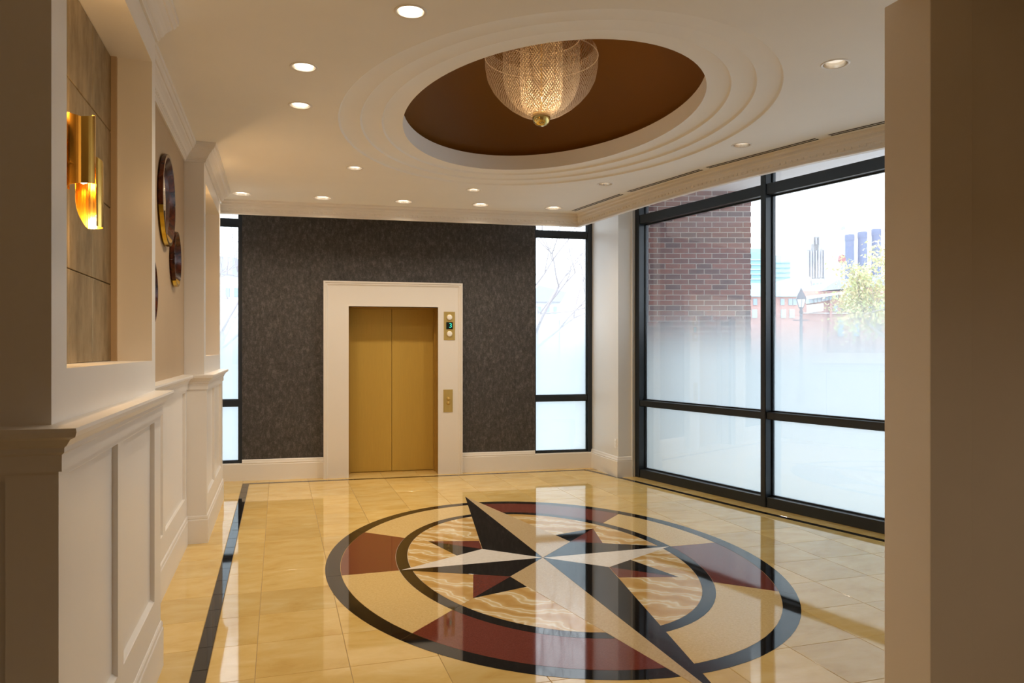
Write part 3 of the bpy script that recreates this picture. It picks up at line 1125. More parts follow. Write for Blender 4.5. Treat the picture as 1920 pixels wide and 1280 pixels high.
# unseen lamps added behind the photographer to brighten the near partition and casing
for i, (x, y) in enumerate(((1.7, 0.3), (4.0, 0.4), (-2.4, -2.0), (1.2, -2.2), (3.6, -2.2))):
    downlight(x, y, 1, 'unseen downlight added to light the hall behind the camera, ' + ['centre', 'right', 'left', 'far centre', 'far right'][i], 3.05)

# ------------------------------------------------------------------ slot diffusers along the window crown
SEG = [((3.447, 8.513), (3.578, 7.449)), ((3.597, 7.301), (3.809, 6.208)), ((3.828, 6.118), (4.143, 5.017)), ((4.172, 4.903), (4.62, 3.70))]
SLAB = ['long slot air diffuser nearest the back wall crown corner', 'second slot air diffuser from the back wall', 'third slot air diffuser, right of the oval steps', 'nearest slot air diffuser, running behind the doorway casing']
for (a, b_), lb in zip(SEG, SLAB):
    A, B = Vector(a), Vector(b_)
    e = (B - A).normalized(); n = Vector((e.y, -e.x))
    if n.x > 0: n = -n
    ln = (B - A).length
    fr = frame((A.x, A.y), (e.x, e.y), (n.x, n.y))
    c = fr(ln / 2, 0)
    r = tag(empty('air_diffuser', (c[0], c[1], CEIL)), lb, 'air vent', 'slot diffusers along the window side')
    for t0 in (-0.030, 0.006):
        MB().obox(fr, 0, ln, t0, t0 + 0.022, CEIL - 0.0022, CEIL - 0.0002).build('slot', M['slot_black'], r)
    for t0, t1_ in ((-0.042, -0.030), (-0.008, 0.006), (0.028, 0.040)):
        MB().obox(fr, -0.012, ln + 0.012, t0, t1_, CEIL - 0.0016, CEIL - 0.0002).build('flange', M['ceiling_paint'], r)

# ------------------------------------------------------------------ chandelier
CC = Vector((1.925, 5.405, 0))
ch = tag(empty('chandelier', (CC.x, CC.y, 3.31)), 'pendant of three nested wire mesh bells with a brass ball, under the brown dome', 'chandelier')
P_OUT = [(0.060, 3.378), (0.110, 3.388), (0.165, 3.410), (0.243, 3.458), (0.312, 3.516), (0.372, 3.586), (0.415, 3.668), (0.432, 3.760), (0.434, 3.840), (0.424, 3.885), (0.400, 3.915)]
P_MID = [(0.055, 3.386), (0.108, 3.411), (0.190, 3.464), (0.252, 3.533), (0.287, 3.620), (0.296, 3.690), (0.296, 3.800), (0.296, 3.900), (0.294, 3.985)]
P_INN = [(0.050, 3.400), (0.106, 3.430), (0.144, 3.466), (0.160, 3.520), (0.163, 3.600), (0.163, 3.700), (0.163, 3.800), (0.163, 3.900), (0.163, 4.000), (0.163, 4.080)]


def resample(prof, n):
    d = [0]
    for i in range(1, len(prof)):
        d.append(d[-1] + hypot(prof[i][0] - prof[i - 1][0], prof[i][1] - prof[i - 1][1]))
    out = []
    for k in range(n + 1):
        t = d[-1] * k / n
        i = 1
        while i < len(d) - 1 and d[i] < t: i += 1
        f = (t - d[i - 1]) / (d[i] - d[i - 1])
        out.append((prof[i - 1][0] + (prof[i][0] - prof[i - 1][0]) * f, prof[i - 1][1] + (prof[i][1] - prof[i - 1][1]) * f))
    return out, d[-1]


def net(name, prof, strands, w):
    """knitted wire bell: two families of spiral strands"""
    rs, ln = resample(prof, 36)
    rmax = max(r for r, z in rs)
    m = MB()
    for sgn in (1, -1):
        # 45 degree lay: turn by ds / r
        ang = [0.0]
        for i in range(1, len(rs)):
            ds = hypot(rs[i][0] - rs[i - 1][0], rs[i][1] - rs[i - 1][1])
            ang.append(ang[-1] + sgn * 0.75 * ds / rmax)
        for k in range(strands):
            a0 = 2 * pi * k / strands
            vs = []
            for i, (r, z) in enumerate(rs):
                wr = w * min(1, 0.35 + 0.65 * r / rmax) / max(r, 0.02) / 2 * 1.2
                for q in (-1, 1):
                    a = a0 + ang[i] + q * wr
                    vs.append((CC.x + r * cos(a), CC.y + r * sin(a), z + 0.0006 * sgn))
            m.add(vs, [(2 * i, 2 * i + 1, 2 * i + 3, 2 * i + 2) for i in range(len(rs) - 1)])
    o = m.build(name, M['wire_champagne'], ch)
    o['kind'] = 'stuff'
    return o


net('outer_mesh', P_OUT, 112, 0.0026)
net('middle_mesh', P_MID, 78, 0.0028)
net('inner_mesh', P_INN, 44, 0.0040)
for nm, r, z in (('rim_ring', 0.434, 3.840), ('rim_ring', 0.294, 3.985), ('rim_ring', 0.163, 4.08)):
    MB().tube([(CC.x + r * cos(2 * pi * k / 48), CC.y + r * sin(2 * pi * k / 48), z) for k in range(49)], 0.003, 5).build(nm, M['wire_champagne'], ch)
MB().lathe([(0.0, 0.0), (0.02, 0.002), (0.04, 0.010), (0.056, 0.024), (0.066, 0.044), (0.070, 0.066), (0.070, 0.092), (0.066, 0.096), (0.0, 0.098)], (CC.x, CC.y, 3.314), 36).build('ball', M['ball_brass'], ch, smooth=True)
MB().tube([(CC.x, CC.y, 3.40), (CC.x, CC.y, 4.33)], 0.006, 8).build('rod', M['ball_brass'], ch)
for k in range(3):
    a = 2 * pi * k / 3 + 0.4
    p = (CC.x + 0.035 * cos(a), CC.y + 0.035 * sin(a), 4.08)
    MB().lathe([(0.0, -0.03), (0.010, -0.024), (0.013, -0.010), (0.010, 0.008), (0.006, 0.014)], p, 12).build('bulb', M['bulb_glow'], ch, smooth=True)
ld = bpy.data.lights.new('chandelier_light', 'POINT')
ld.energy = 3.6
ld.color = (1.0, 0.80, 0.56)
ld.shadow_soft_size = 0.03
lo = bpy.data.objects.new('chandelier_light', ld)
MB().lathe([(0.0, 0.012), (0.030, 0.012), (0.036, 0.006), (0.036, 0.0)], (CC.x, CC.y, 3.411), 20).build('led_module', mat('led_glow', (1, 0.9, 0.7), 0.4, emit=(1.0, 0.78, 0.5), es=2.5), ch, smooth=True)
lo.location = Vector((CC.x + 0.02, CC.y, 3.53)) - OFF[ch.name]
link(lo, ch)

# ------------------------------------------------------------------ sconces in the niches
def sconce(yc, label):
    x0 = NICHE_X
    r = tag(empty('wall_sconce', (x0, yc, 2.25)), label, 'sconce', 'curled gold sconces in the niches')
    MB().box(x0, x0 + 0.015, yc - 0.045, yc + 0.045, 2.15, 2.36).build('backplate', M['sconce_gold'], r, bevel=0.004)

    def sheet(cx, cy, rad, a0, a1, zb, zt, nm):
        n = 26
        vs = []
        for th in (0, 0.0015):
            for k in range(n + 1):
                f = k / n
                a = a0 + (a1 - a0) * f
                rr = rad + th
                vs.append((cx + rr * cos(a), cy + rr * sin(a), zb(f)))
                vs.append((cx + rr * cos(a), cy + rr * sin(a), zt(f)))
        L_ = 2 * (n + 1)
        fs = []
        for k in range(n):
            i = 2 * k
            fs += [(i, i + 2, i + 3, i + 1), (L_ + i, L_ + i + 1, L_ + i + 3, L_ + i + 2), (i, L_ + i, L_ + i + 2, i + 2), (i + 1, i + 3, L_ + i + 3, L_ + i + 1)]
        fs += [(0, 1, L_ + 1, L_), (2 * n, L_ + 2 * n, L_ + 2 * n + 1, 2 * n + 1)]
        return MB().add(vs, fs).build(nm, M['sconce_gold'], r, smooth=False)

    va = radians(-77)          # towards the room's entrance
    sheet(x0 + 0.088, yc - 0.02, 0.045, va - radians(128), va + radians(128), lambda f: 2.178 + 0.030 * f, lambda f: 2.430 + 0.030 * abs(2 * f - 1), 'upper_shade')
    sheet(x0 + 0.108, yc + 0.012, 0.044, radians(-50), radians(205), lambda f: 2.048 + 0.125 * max(0, (f - 0.62) / 0.38) ** 1.2, lambda f: 2.300 - 0.06 * f, 'lower_shade')
    MB().lathe([(0.0, -0.035), (0.014, -0.028), (0.019, -0.008), (0.014, 0.016), (0.009, 0.024), (0.009, 0.05)], (x0 + 0.092, yc - 0.005, 2.235), 14).build('bulb', M['bulb_glow'], r, smooth=True)
    MB().tube([(x0 + 0.014, yc, 2.27), (x0 + 0.092, yc - 0.005, 2.27)], 0.008, 8).build('arm', M['sconce_gold'], r)
    for z_, e_ in ((2.075, 6.5), (2.475, 3.5)):
        l2_ = bpy.data.lights.new('sconce_light', 'POINT')
        l2_.energy = e_
        l2_.color = (1.0, 0.60, 0.25)
        l2_.shadow_soft_size = 0.02
        o2 = bpy.data.objects.new('sconce_light', l2_)
        o2.location = Vector((x0 + 0.090, yc - 0.004, z_)) - OFF[r.name]
        link(o2, r)
    return r


sconce(3.06, 'curled gold sheet sconce on the near niche mirror tiles')
sconce(7.02, 'curled gold sconce hidden inside the far niche, beyond the round mirrors')

# ------------------------------------------------------------------ round mirrors
def round_mirror(y, z, R, dep, label, split=(-165, -62)):
    r = tag(empty('round_mirror', (RW, y, z)), label, 'mirror', 'round mirrors in tortoiseshell and gold frames')
    wdt = R * 0.24
    prof = [(R - 0.012, 0.0), (R, dep * 0.35), (R - 0.004, dep), (R - wdt * 0.35, dep), (R - wdt, dep * 0.12), (R - wdt, 0.0)]

    def arc(a0, a1, nm, mt, n):
        vs = []
        for k in range(n + 1):
            a = a0 + (a1 - a0) * k / n
            for rr, dd in prof:
                vs.append((RW + dd, y + rr * cos(a), z + rr * sin(a)))
        L_ = len(prof)
        fs = [(k * L_ + i, (k + 1) * L_ + i, (k + 1) * L_ + (i + 1) % L_, k * L_ + (i + 1) % L_) for k in range(n) for i in range(L_)]
        fs += [tuple(range(L_)), tuple(n * L_ + i for i in reversed(range(L_)))]
        return MB().add(vs, fs).build(nm, M[mt], r)

    a, b_ = radians(split[0]), radians(split[1])
    arc(a, b_, 'gold_rim', 'mirror_gold', 22)
    # the tortoiseshell rim is made of segments
    tot = 2 * pi - (b_ - a)
    k = 6
    for i in range(k):
        arc(b_ + tot * i / k + 0.004, b_ + tot * (i + 1) / k - 0.004, 'tortoise_segment', 'tortoise', 10)
    n = 48
    rr = R - wdt + 0.004
    m = MB()
    vs = [(RW + dd, y + rr * cos(2 * pi * q / n), z + rr * sin(2 * pi * q / n)) for dd in (0.001, dep * 0.14) for q in range(n)]
    m.add(vs, [tuple(range(n, 2 * n)), tuple(reversed(range(n)))] + [(q, (q + 1) % n, n + (q + 1) % n, n + q) for q in range(n)])
    m.build('glass', M['mirror'], r)
    return r


round_mirror(5.55, 2.612, 0.312, 0.036, 'largest round mirror in a tortoiseshell and gold frame, highest on the recess wall')
round_mirror(6.00, 2.265, 0.205, 0.036, 'small round tortoiseshell mirror low beside the far pier', (-125, -55))
round_mirror(4.84, 1.945, 0.205, 0.036, 'round tortoiseshell mirror mostly hidden behind the near pier', (-130, -95))

# wall outlet on the corner column
r = tag(empty('wall_outlet', (CX0, 8.60, 0.40)), 'small white outlet plate on the corner column above the baseboard', 'outlet')
MB().box(CX0 - 0.006, CX0, 8.565, 8.640, 0.36, 0.475).build('plate', M['outlet_white'], r, bevel=0.002)
for z_ in (0.395, 0.438):
    MB().box(CX0 - 0.009, CX0 - 0.005, 8.585, 8.620, z_ - 0.014, z_ + 0.014).build('socket', M['outlet_white'], r, bevel=0.002)

# ------------------------------------------------------------------ outside: soffit, brick pier
painted('soffit_paint', (0.90, 0.89, 0.93), 0.8, 0.01)
soffit = struct(MB().prism(ccw([(4.40, 8.9), (4.86, 6.5), (5.30, 4.4), (6.0, 2.2), (7.6, 2.4), (6.5, 6.6), (6.0, 9.6)]), 3.66, 3.72).build('trim_4', M['soffit_paint']))
pz = at(1583, 302, 7.6)
r = tag(empty('soffit_light', (5.60, 5.40, 3.66)), 'small round lamp on the white outdoor soffit above the tall windows', 'outdoor lamp')
MB().lathe([(0.0, -0.02), (0.06, -0.018), (0.075, -0.008), (0.080, 0.0)], (5.60, 5.40, 3.66), 24).build('lens', M['outlet_white'], r, smooth=True)
MB().lathe([(0.080, 0.0), (0.082, -0.012), (0.095, -0.012), (0.098, 0.0)], (5.60, 5.40, 3.66), 24).build('trim_ring', M['reflector'], r, smooth=True)

mat('mortar', (0.74, 0.66, 0.60), 0.9)
for i, c in enumerate(((0.27, 0.085, 0.055), (0.21, 0.070, 0.052), (0.32, 0.105, 0.068), (0.15, 0.065, 0.058))):
    m = mat('brick_%d' % i, c, 0.85)
    N, L, b = nodes(m)
    t = noise(N, L, sc=30, detail=4, rnd=True)
    rr = ramp(N, [(0.3, tuple(q * 0.75 for q in c)), (0.7, tuple(q * 1.25 for q in c))])
    L.new(t.outputs['Fac'], rr.inputs[0]); L.new(rr.outputs[0], b.inputs['Base Color'])
BD = 9.70
BP = frame((BD * SA, BD * CA), (CA, -SA), (-SA, -CA))      # brick face squarely across the view
bx0, bx1 = 1.55, 3.108
c = BP((bx0 + bx1) / 2, -0.25)
bp = tag(empty('brick_pier', (c[0], c[1], -0.1)), 'red brick pier standing just outside the tall window by the corner column', 'brick pier')
MB().obox(BP, bx0, bx1 - 0.006, -0.62, -0.006, -0.1, 4.3).build('mortar_core', M['mortar'], bp)
ch_, bl = 0.0677, 0.203
row = 0
brick_protos = {}
nb = 0
zc = 1.36
while zc < 3.72:
    s_ = bx1 - (0.0 if row % 2 == 0 else bl / 2 + 0.002)
    cells = []
    if row % 2: cells.append((bx1 - bl / 2 + 0.004, bx1))
    while s_ > bx0 + 0.12:
        cells.append((s_ - bl + 0.0065, s_ - 0.0065))
        s_ -= bl
    for a, b_ in cells:
        key = (round(b_ - a, 3), random.randrange(6))
        cc = BP((a + b_) / 2, 0)
        loc = Vector((cc[0], cc[1], zc + ch_ / 2))
        if key not in brick_protos:
            brick_protos[key] = MB().obox(BP, a, b_, -0.05, 0.0, zc + 0.0055, zc + ch_ - 0.0055).build('brick', M['brick_%d' % (0, 1, 2, 3, 0, 2)[key[1]]], bp, bevel=0.002, seg=1, origin=loc)
        else:
            copy_of(brick_protos[key], loc, bp)
        nb += 1
    zc += ch_
    row += 1

# ------------------------------------------------------------------ outside: ground, city, trees
mat('pavement', (0.42, 0.42, 0.42), 0.9)
gm = MB().box(-120, 220, 10.45, 330, -0.5, -0.3).box(6.3, 220, -60, 10.45, -0.5, -0.3)
go = struct(gm.build('ground', M['pavement']))
mat('ext_brick', (0.592, 0.336, 0.296), 0.9)
mat('ext_teal', (0.288, 0.576, 0.640), 0.4)
mat('ext_teal_light', (0.496, 0.672, 0.704), 0.5)
mat('ext_pale', (0.640, 0.656, 0.696), 0.9)
mat('ext_white', (0.720, 0.728, 0.744), 0.8)
mat('ext_slate', (0.416, 0.448, 0.544), 0.8)
mat('ext_stack', (0.180, 0.225, 0.378), 0.8)
mat('ext_window', (0.336, 0.448, 0.560), 0.3)
mat('ext_rib', (0.528, 0.560, 0.640), 0.9)
mat('ext_red', (0.434, 0.154, 0.168), 0.5)
mat('lamp_dark', (0.10, 0.12, 0.16), 0.5)
mat('lamp_glass', (0.75, 0.78, 0.80), 0.3)
mat('bark_pale', (0.50, 0.46, 0.50), 0.9)
mat('bark', (0.46, 0.42, 0.38), 0.9)
mat('leaf_green', (0.62, 0.68, 0.34), 0.7)
mat('leaf_gold', (0.76, 0.66, 0.38), 0.7)


def facing(u, d):
    """frame at distance d squarely across the photographer's view"""
    o = at(u, V0, d)
    return frame((o.x, o.y), (CA, -SA), (-SA, -CA))


def zof(v, d): return CAM_H + (V0 - v) / F_PX * d


def wide(u0, u1, d): return (u1 - u0) / F_PX * d


def block(par, nm, mt, u0, u1, vt, vb, d, deep, t0=0.0, gable=None):
    fr = facing(u0, d)
    w = wide(u0, u1, d)
    z0 = zof(vb, d) if vb is not None else -0.3
    return MB().obox(fr, 0, w, t0 - deep, t0, z0, zof(vt, d)).build(nm, M[mt], par)


def thing(nm, u, d, label, cat, group=None):
    p = at(u, V0, d)
    return tag(empty(nm, (p.x, p.y, -0.3)), label, cat, group)


# glass office block
d = 150
r = thing('glass_building', 1445, d, 'teal glass office block far behind the window mullion', 'building')
block(r, 'tower', 'ext_teal', 1396, 1440, 466, None, d, 25)
block(r, 'tower', 'ext_teal_light', 1440, 1482, 479, None, d, 25)
for v in range(486, 540, 9):
    block(r, 'spandrel', 'ext_teal_light', 1397, 1439, v, v + 2.2, d, 0.4, 0.4)
    block(r, 'spandrel', 'ext_teal', 1441, 1481, v + 6, v + 7.6, d, 0.4, 0.4)
# low brick building with teal roof
d = 70
r = thing('low_building', 1450, d, 'low red brick building with teal roof just right of the mullion', 'building')
block(r, 'wall', 'ext_brick', 1390, 1502, 556, None, d, 12)
block(r, 'roof', 'ext_teal_light', 1386, 1496, 531, 556, d, 13, 0.4)
for u in (1412, 1463, 1478, 1486):
    block(r, 'window', 'ext_window', u, u + 7, 560, 572, d, 0.3, 0.12)
for u in (1410, 1464, 1480):
    block(r, 'window', 'ext_teal_light', u, u + 9, 580, 596, d, 0.3, 0.12)
# stepped tower
d = 240
r = thing('stone_tower', 1530, d, 'pale stepped high rise tower on the skyline left of the chimneys', 'building')
for nm, u0, u1, vt in (('base', 1505, 1538, 519), ('shaft', 1511, 1550, 468), ('shaft', 1514, 1546, 458), ('crown', 1521, 1541, 444), ('crown', 1526, 1536, 434)):
    block(r, nm, 'ext_pale', u0, u1, vt, None, d, 20 if nm == 'base' else 14)
for u in range(1514, 1548, 5):
    block(r, 'pilaster', 'ext_rib', u, u + 1.6, 470, 520, d, 0.6, 0.5)
for u in (1523, 1529, 1535):
    block(r, 'pilaster', 'ext_rib', u, u + 1.2, 446, 458, d, 0.6, 0.5)
r = thing('grey_building', 1520, 130, 'pale grey flat roofed building below the stepped tower', 'building')
block(r, 'wall', 'ext_pale', 1487, 1522, 520, None, 130, 10)
block(r, 'wall', 'ext_white', 1520, 1545, 523, None, 130, 12)
for u in (1524, 1531, 1538):
    block(r, 'window', 'ext_window', u, u + 4, 530, 538, 130, 0.3, 0.15)
# four chimneys
d = 160
for i, (u0, u1, vt) in enumerate(((1585, 1601, 440), (1609, 1625, 435), (1635, 1651, 429.5), (1660, 1677, 424))):
    p = at((u0 + u1) / 2, V0, d)
    lb = ['leftmost of four dark chimneys on the skyline', 'second from left of four dark chimneys on the skyline', 'third from left of four dark chimneys on the skyline', 'rightmost and tallest of four dark chimneys on the skyline'][i]
    r = tag(empty('chimney', (p.x, p.y, -0.3)), lb, 'chimney', 'power station chimneys')
    R = wide(u0, u1, d) / 2
    zt = zof(vt, d)
    MB().lathe([(R * 1.12, -0.3), (R, zt - 0.5), (R, zt), (R * 0.8, zt), (R * 0.8, zt - 1)], (p.x, p.y, 0), 24).build('stack', M['ext_stack'], r, smooth=False)
    MB().lathe([(R * 1.02, zt - 1.4), (R * 1.06, zt - 1.2), (R * 1.06, zt - 0.3), (R * 1.02, zt)], (p.x, p.y, 0), 24).build('band', M['ext_stack'], r)
# rooftop sign: a red guitar body on a tall neck
d = 150
p = at(1580, V0, d)
r = tag(empty('rooftop_guitar', (p.x, p.y, -0.3)), 'tall red guitar shaped rooftop sign beside the leftmost chimney', 'sign')
fr = facing(1580, d)
w = wide(0, 1, d)
pts = []
for k in range(28):
    a = 2 * pi * k / 28
    rr = 6.0 * (1 + 0.25 * cos(2 * a)) if sin(a) < 0 else 5.2 * (1 + 0.2 * cos(2 * a))
    pts.append((rr * cos(a) * 0.85, rr * sin(a) * 1.7))
vs = []
for t_ in (-0.8, 0.0):
    for (a, b_) in pts:
        q = fr(a * w, t_); vs.append((q[0], q[1], zof(484 - b_, d)))
MB().add(vs, [tuple(range(28)), tuple(range(28, 56))] + [(i, (i + 1) % 28, 28 + (i + 1) % 28, 28 + i) for i in range(28)]).build('body', M['ext_red'], r)
MB().obox(fr, 0.2 * w, 2.8 * w, -0.6, 0.1, zof(478, d), zof(430, d)).build('neck', M['ext_pale'], r)
MB().obox(fr, -0.8 * w, 4.0 * w, -0.6, 0.2, zof(430, d), zof(424, d)).build('head', M['ext_slate'], r)
MB().obox(fr, -1.5 * w, 1.5 * w, -0.6, -0.2, -0.3, zof(492, d)).build('post', M['ext_slate'], r)

# power station hall
d = 95
r = thing('brick_power_station', 1620, d, 'long red brick power station with slate roof behind the leafy tree', 'building')
block(r, 'wall', 'ext_brick', 1500, 1790, 545, None, d, 30)
block(r, 'wall', 'ext_brick', 1600, 1790, 528, 545, d, 28)
fr = facing(1540, d)
w = wide(0, 1, d)


def sloped(nm, mt, pts_uv, deep, t0=0.0):
    fr_ = facing(U0, d)
    n = len(pts_uv)
    vs = []
    for t_ in (t0, t0 - deep):
        for u, v in pts_uv:
            q = fr_((u - U0) / F_PX * d, t_)
            vs.append((q[0], q[1], zof(v, d)))
    return MB().add(vs, [tuple(range(n)), tuple(reversed(range(n, 2 * n)))] + [(i, (i + 1) % n, n + (i + 1) % n, n + i) for i in range(n)]).build(nm, M[mt], r)


sloped('roof', 'ext_slate', [(1534, 546), (1566, 526), (1640, 516), (1792, 516), (1792, 530), (1600, 540)], 30, 0.6)
sloped('eave', 'ext_white', [(1508, 556), (1574, 548), (1576, 552), (1510, 562)], 4, 1.6)
sloped('clerestory', 'ext_teal_light', [(1510, 562), (1566, 553), (1566, 560), (1511, 570)], 1, 0.9)
for u in range(1513, 1566, 7):
    v = 562 - (u - 1510) * 0.16
    sloped('mullion', 'ext_slate', [(u, v), (u + 1.2, v), (u + 1.2, v + 7.5), (u, v + 7.5)], 0.3, 1.2)
sloped('porch', 'ext_white', [(1512, 572), (1533, 570), (1533, 584), (1512, 587)], 3, 1.8)
sloped('cornice', 'ext_white', [(1500, 586), (1790, 588), (1790, 589.5), (1500, 587.5)], 0.4, 0.4)
# clock and arched windows
cpt = at(1584, 556, d - 0.6)
m = MB()
vs = []
for t_ in (0.0, 0.5):
    for k in range(24):
        a = 2 * pi * k / 24
        q = facing(1584, d)(8.0 * w * cos(a), t_)
        vs.append((q[0], q[1], zof(556 - 8.0 * sin(a), d)))
m.add(vs, [tuple(range(24)), tuple(range(24, 48))] + [(i, (i + 1) % 24, 24 + (i + 1) % 24, 24 + i) for i in range(24)])
ck = m.build('clock', M['ext_white'], r)
m = MB()
f2 = facing(1584, d)
for a0_, ln_ in ((0.6, 5.5), (2.2, 4.0)):
    c2, s2 = cos(a0_), sin(a0_)
    vs = [(0 - s2 * 0.4, 0 + c2 * 0.4), (c2 * ln_ - s2 * 0.2, s2 * ln_ + c2 * 0.2), (c2 * ln_ + s2 * 0.2, s2 * ln_ - c2 * 0.2), (s2 * 0.4, -c2 * 0.4)]
    q = [f2(a * w, 0.56) for a, _ in vs]
    m.add([(q[i][0], q[i][1], zof(556 - vs[i][1], d)) for i in range(4)], [(0, 1, 2, 3)])
m.build('hand', M['ext_slate'], ck)
for u, wd, vt, vb in ((1562, 7, 571, 584), (1577, 13, 568, 584), (1596, 8, 571, 584), (1625, 9, 560, 582), (1648, 9, 560, 582), (1671, 9, 560, 582), (1694, 9, 560, 582), (1716, 9, 560, 582), (1570, 10, 600, 630), (1600, 10, 600, 630), (1640, 10, 600, 630)):
    pts = [(u, vb), (u + wd, vb), (u + wd, vt + wd * 0.3)] + [(u + wd / 2 + wd / 2 * cos(a), vt + wd * 0.3 - wd * 0.4 * sin(a)) for a in (pi / 4, pi / 2, 3 * pi / 4)] + [(u, vt + wd * 0.3)]
    sloped('window', 'ext_window', pts, 0.3, 0.25)
for u in (1553, 1610, 1640, 1663, 1686, 1708):
    block(r, 'pilaster', 'ext_brick', u, u + 4, 552, None, d, 0.5, 0.5)

# street lamp
d = 26
p = at(1502, V0, d)
r = tag(empty('street_lamp', (p.x, p.y, -0.3)), 'traditional street lamp with a lantern head seen right of the window mullion', 'street lamp')
k = d / F_PX
zz = lambda v: zof(v, d)
MB().lathe([(0.16, -0.3), (0.16, 0.1), (0.09, 0.2), (0.06, 0.5), (0.05, zz(588))], (p.x, p.y, 0), 14).build('pole', M['lamp_dark'], r, smooth=True)
MB().lathe([(0.03, zz(588)), (0.075, zz(586)), (0.04, zz(580)), (0.085, zz(576))], (p.x, p.y, 0), 14).build('neck', M['lamp_dark'], r, smooth=True)
MB().lathe([(0.085, zz(576)), (0.165, zz(561))], (p.x, p.y, 0), 6).build('lantern_glass', M['lamp_glass'], r)
MB().lathe([(0.185, zz(561)), (0.185, zz(559.5)), (0.10, zz(549)), (0.055, zz(546)), (0.055, zz(544)), (0.02, zz(541)), (0.0, zz(538))], (p.x, p.y, 0), 6).build('lantern_cap', M['lamp_dark'], r)
for q in range(6):
    a = 2 * pi * q / 6
    MB().tube([(p.x + 0.085 * cos(a), p.y + 0.085 * sin(a), zz(576)), (p.x + 0.17 * cos(a), p.y + 0.17 * sin(a), zz(561))], 0.012, 4).build('lantern_bar', M['lamp_dark'], r)
fr = facing(1502, d)
a_, b_ = fr(-0.28, 0), fr(0.28, 0)
MB().tube([(a_[0], a_[1], zz(600)), (b_[0], b_[1], zz(600))], 0.018, 6).build('ladder_bar', M['lamp_dark'], r)
MB().obox(fr, -0.01, 0.10, -0.02, 0.02, zz(624), zz(610)).build('banner', M['ext_red'], r)

# trees
def tree(nm, base, h0, seed, label, barkm, levels, spread, length, r0, leaf=None, nleaf=0, lsize=0.05, lean=(0, 0), cat='tree', group=None, shrink=0.74):
    rnd = random.Random(seed)
    r = tag(empty(nm, base), label, cat, group)
    m = MB()
    tips = []

    def grow(p, d_, ln, rad, lev):
        pts = [p]
        q = p.copy()
        dd = d_.copy()
        for i in range(3):
            dd = (dd + Vector((rnd.uniform(-1, 1), rnd.uniform(-1, 1), rnd.uniform(-0.5, 0.7))) * 0.16).normalized()
            q = q + dd * ln / 3
            pts.append(q.copy())
        m.tube(pts, [rad, rad * 0.88, rad * 0.78, rad * 0.66], 5 if lev > 2 else 4)
        if lev <= 2: tips.extend(pts[1:])
        if lev == 0: return
        for k_ in range(rnd.choice((2, 3, 3))):
            ax = Vector((rnd.uniform(-1, 1), rnd.uniform(-1, 1), rnd.uniform(-0.35, 0.6))).normalized()
            nd = (dd + ax * spread).normalized()
            grow(pts[rnd.choice((2, 3, 3))].copy(), nd, ln * rnd.uniform(shrink - 0.08, shrink + 0.08), rad * 0.58, lev - 1)

    b0 = Vector(base)
    if h0:
        d0 = Vector((lean[0], lean[1], 1)).normalized()
        m.tube([b0, b0 + d0 * h0 * 0.5 + Vector((0.03, 0, 0)), b0 + d0 * h0], [r0 * 1.25, r0 * 1.1, r0], 7)
        for k_ in range(5):
            a_ = 2 * pi * (k_ + rnd.uniform(-0.2, 0.2)) / 5
            nd = (d0 + Vector((cos(a_), sin(a_), 0)) * spread).normalized()
            grow(b0 + d0 * h0 * (0.82 + 0.045 * k_), nd, length * rnd.uniform(0.85, 1.15), r0 * 0.5, levels)
    else:
        grow(b0, Vector((lean[0], lean[1], 1)).normalized(), length, r0, levels)
    m.build('trunk', M[barkm], r, smooth=True)
    if leaf:
        for mi, lm in enumerate(leaf):
            f = MB()
            for k_ in range(nleaf):
                c_ = rnd.choice(tips) + Vector((rnd.gauss(0, 1), rnd.gauss(0, 1), rnd.gauss(0, 1))) * 0.14
                a = Vector((rnd.uniform(-1, 1), rnd.uniform(-1, 1), rnd.uniform(-1, 1))).normalized()
                b2_ = a.cross(Vector((rnd.uniform(-1, 1), rnd.uniform(-1, 1), rnd.uniform(-1, 1)))).normalized()
                s_ = lsize * rnd.uniform(0.6, 1.3)
                f.add([c_ - a * s_, c_ + b2_ * s_ * 0.5, c_ + a * s_, c_ - b2_ * s_ * 0.5], [(0, 1, 2, 3)])
            o = f.build('foliage', M[lm], r)
            o['kind'] = 'stuff'
    return r


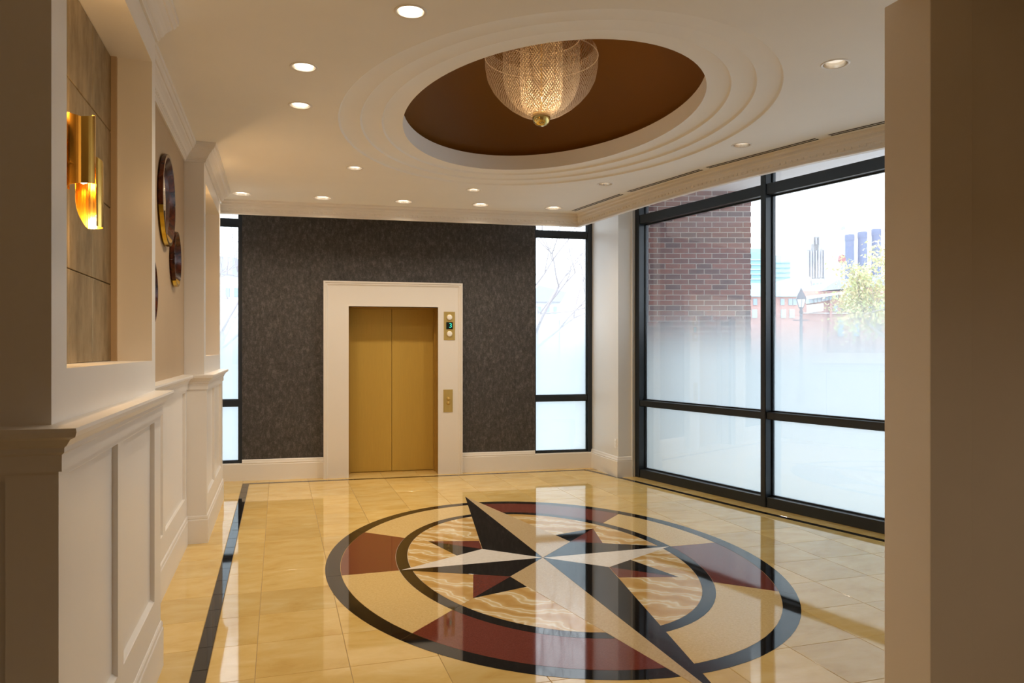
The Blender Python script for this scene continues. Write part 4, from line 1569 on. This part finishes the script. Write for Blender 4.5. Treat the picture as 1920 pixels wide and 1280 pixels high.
p = at(1690, V0, 17)
tree('leafy_tree', (p.x, p.y, -0.3), 2.05, 5, 'autumn tree with thin yellow green leaves outside the right window', 'bark', 3, 0.95, 0.92, 0.085, ('leaf_green', 'leaf_gold'), 4200, 0.045, shrink=0.80)
p = at(975, V0, 16)
tree('bare_tree', (p.x, p.y, -0.3), 2.3, 11, 'bare branched tree outside the window right of elevator', 'bark_pale', 5, 0.85, 1.15, 0.07, lean=(0.16, 0), group='bare trees outside', shrink=0.80)
p = at(395, V0, 16)
tree('bare_tree', (p.x, p.y, -0.3), 2.3, 23, 'bare branched tree outside the narrow window left of elevator', 'bark_pale', 5, 0.85, 1.0, 0.06, lean=(0.1, 0), group='bare trees outside', shrink=0.80)
for i_, (u_, sd, dd_) in enumerate(((1548, 31, 34), (1640, 37, 39))):
    p = at(u_, V0, dd_)
    tree('bare_shrub', (p.x, p.y, -0.3), 0.5, sd, ['grey leafless shrub just right of the street lamp', 'grey leafless shrub left of the leafy tree'][i_], 'bark_pale', 4, 0.9, 0.62, 0.03, cat='shrub', group='leafless shrubs by the street', shrink=0.76)
# pale houses behind the back windows
d = 60
r = thing('pale_house', 1030, d, 'pale blue building low behind the bare tree, right back window', 'building')
block(r, 'wall', 'ext_pale', 985, 1050, 566, None, d, 9)
block(r, 'wall', 'ext_white', 1048, 1150, 600, None, d, 9)
sloped_d = d
fr_ = facing(1010, d)
vs = []
for t_ in (0.3, -9):
    for u, v in ((985, 566), (1010, 535), (1062, 548), (1052, 566)):
        q = fr_((u - 1010) / F_PX * d, t_); vs.append((q[0], q[1], zof(v, d)))
MB().add(vs, [(0, 1, 2, 3), (7, 6, 5, 4), (0, 1, 5, 4), (1, 2, 6, 5), (2, 3, 7, 6), (3, 0, 4, 7)]).build('roof', M['ext_slate'], r)
for u in (992, 1008, 1024, 1038):
    block(r, 'window', 'ext_window', u, u + 6, 575, 588, d, 0.3, 0.12)
r = thing('white_house', 430, d, 'white building with a grey sloping roof behind the left back window', 'building')
block(r, 'wall', 'ext_white', 395, 475, 512, None, d, 9)
fr_ = facing(430, d)
vs = []
for t_ in (0.3, -9):
    for u, v in ((395, 512), (395, 478), (445, 484), (478, 520)):
        q = fr_((u - 430) / F_PX * d, t_); vs.append((q[0], q[1], zof(v, d)))
MB().add(vs, [(0, 1, 2, 3), (7, 6, 5, 4), (0, 1, 5, 4), (1, 2, 6, 5), (2, 3, 7, 6), (3, 0, 4, 7)]).build('roof', M['ext_slate'], r)
for u in (404, 424, 440):
    block(r, 'window', 'ext_window', u, u + 7, 540, 556, d, 0.3, 0.12)
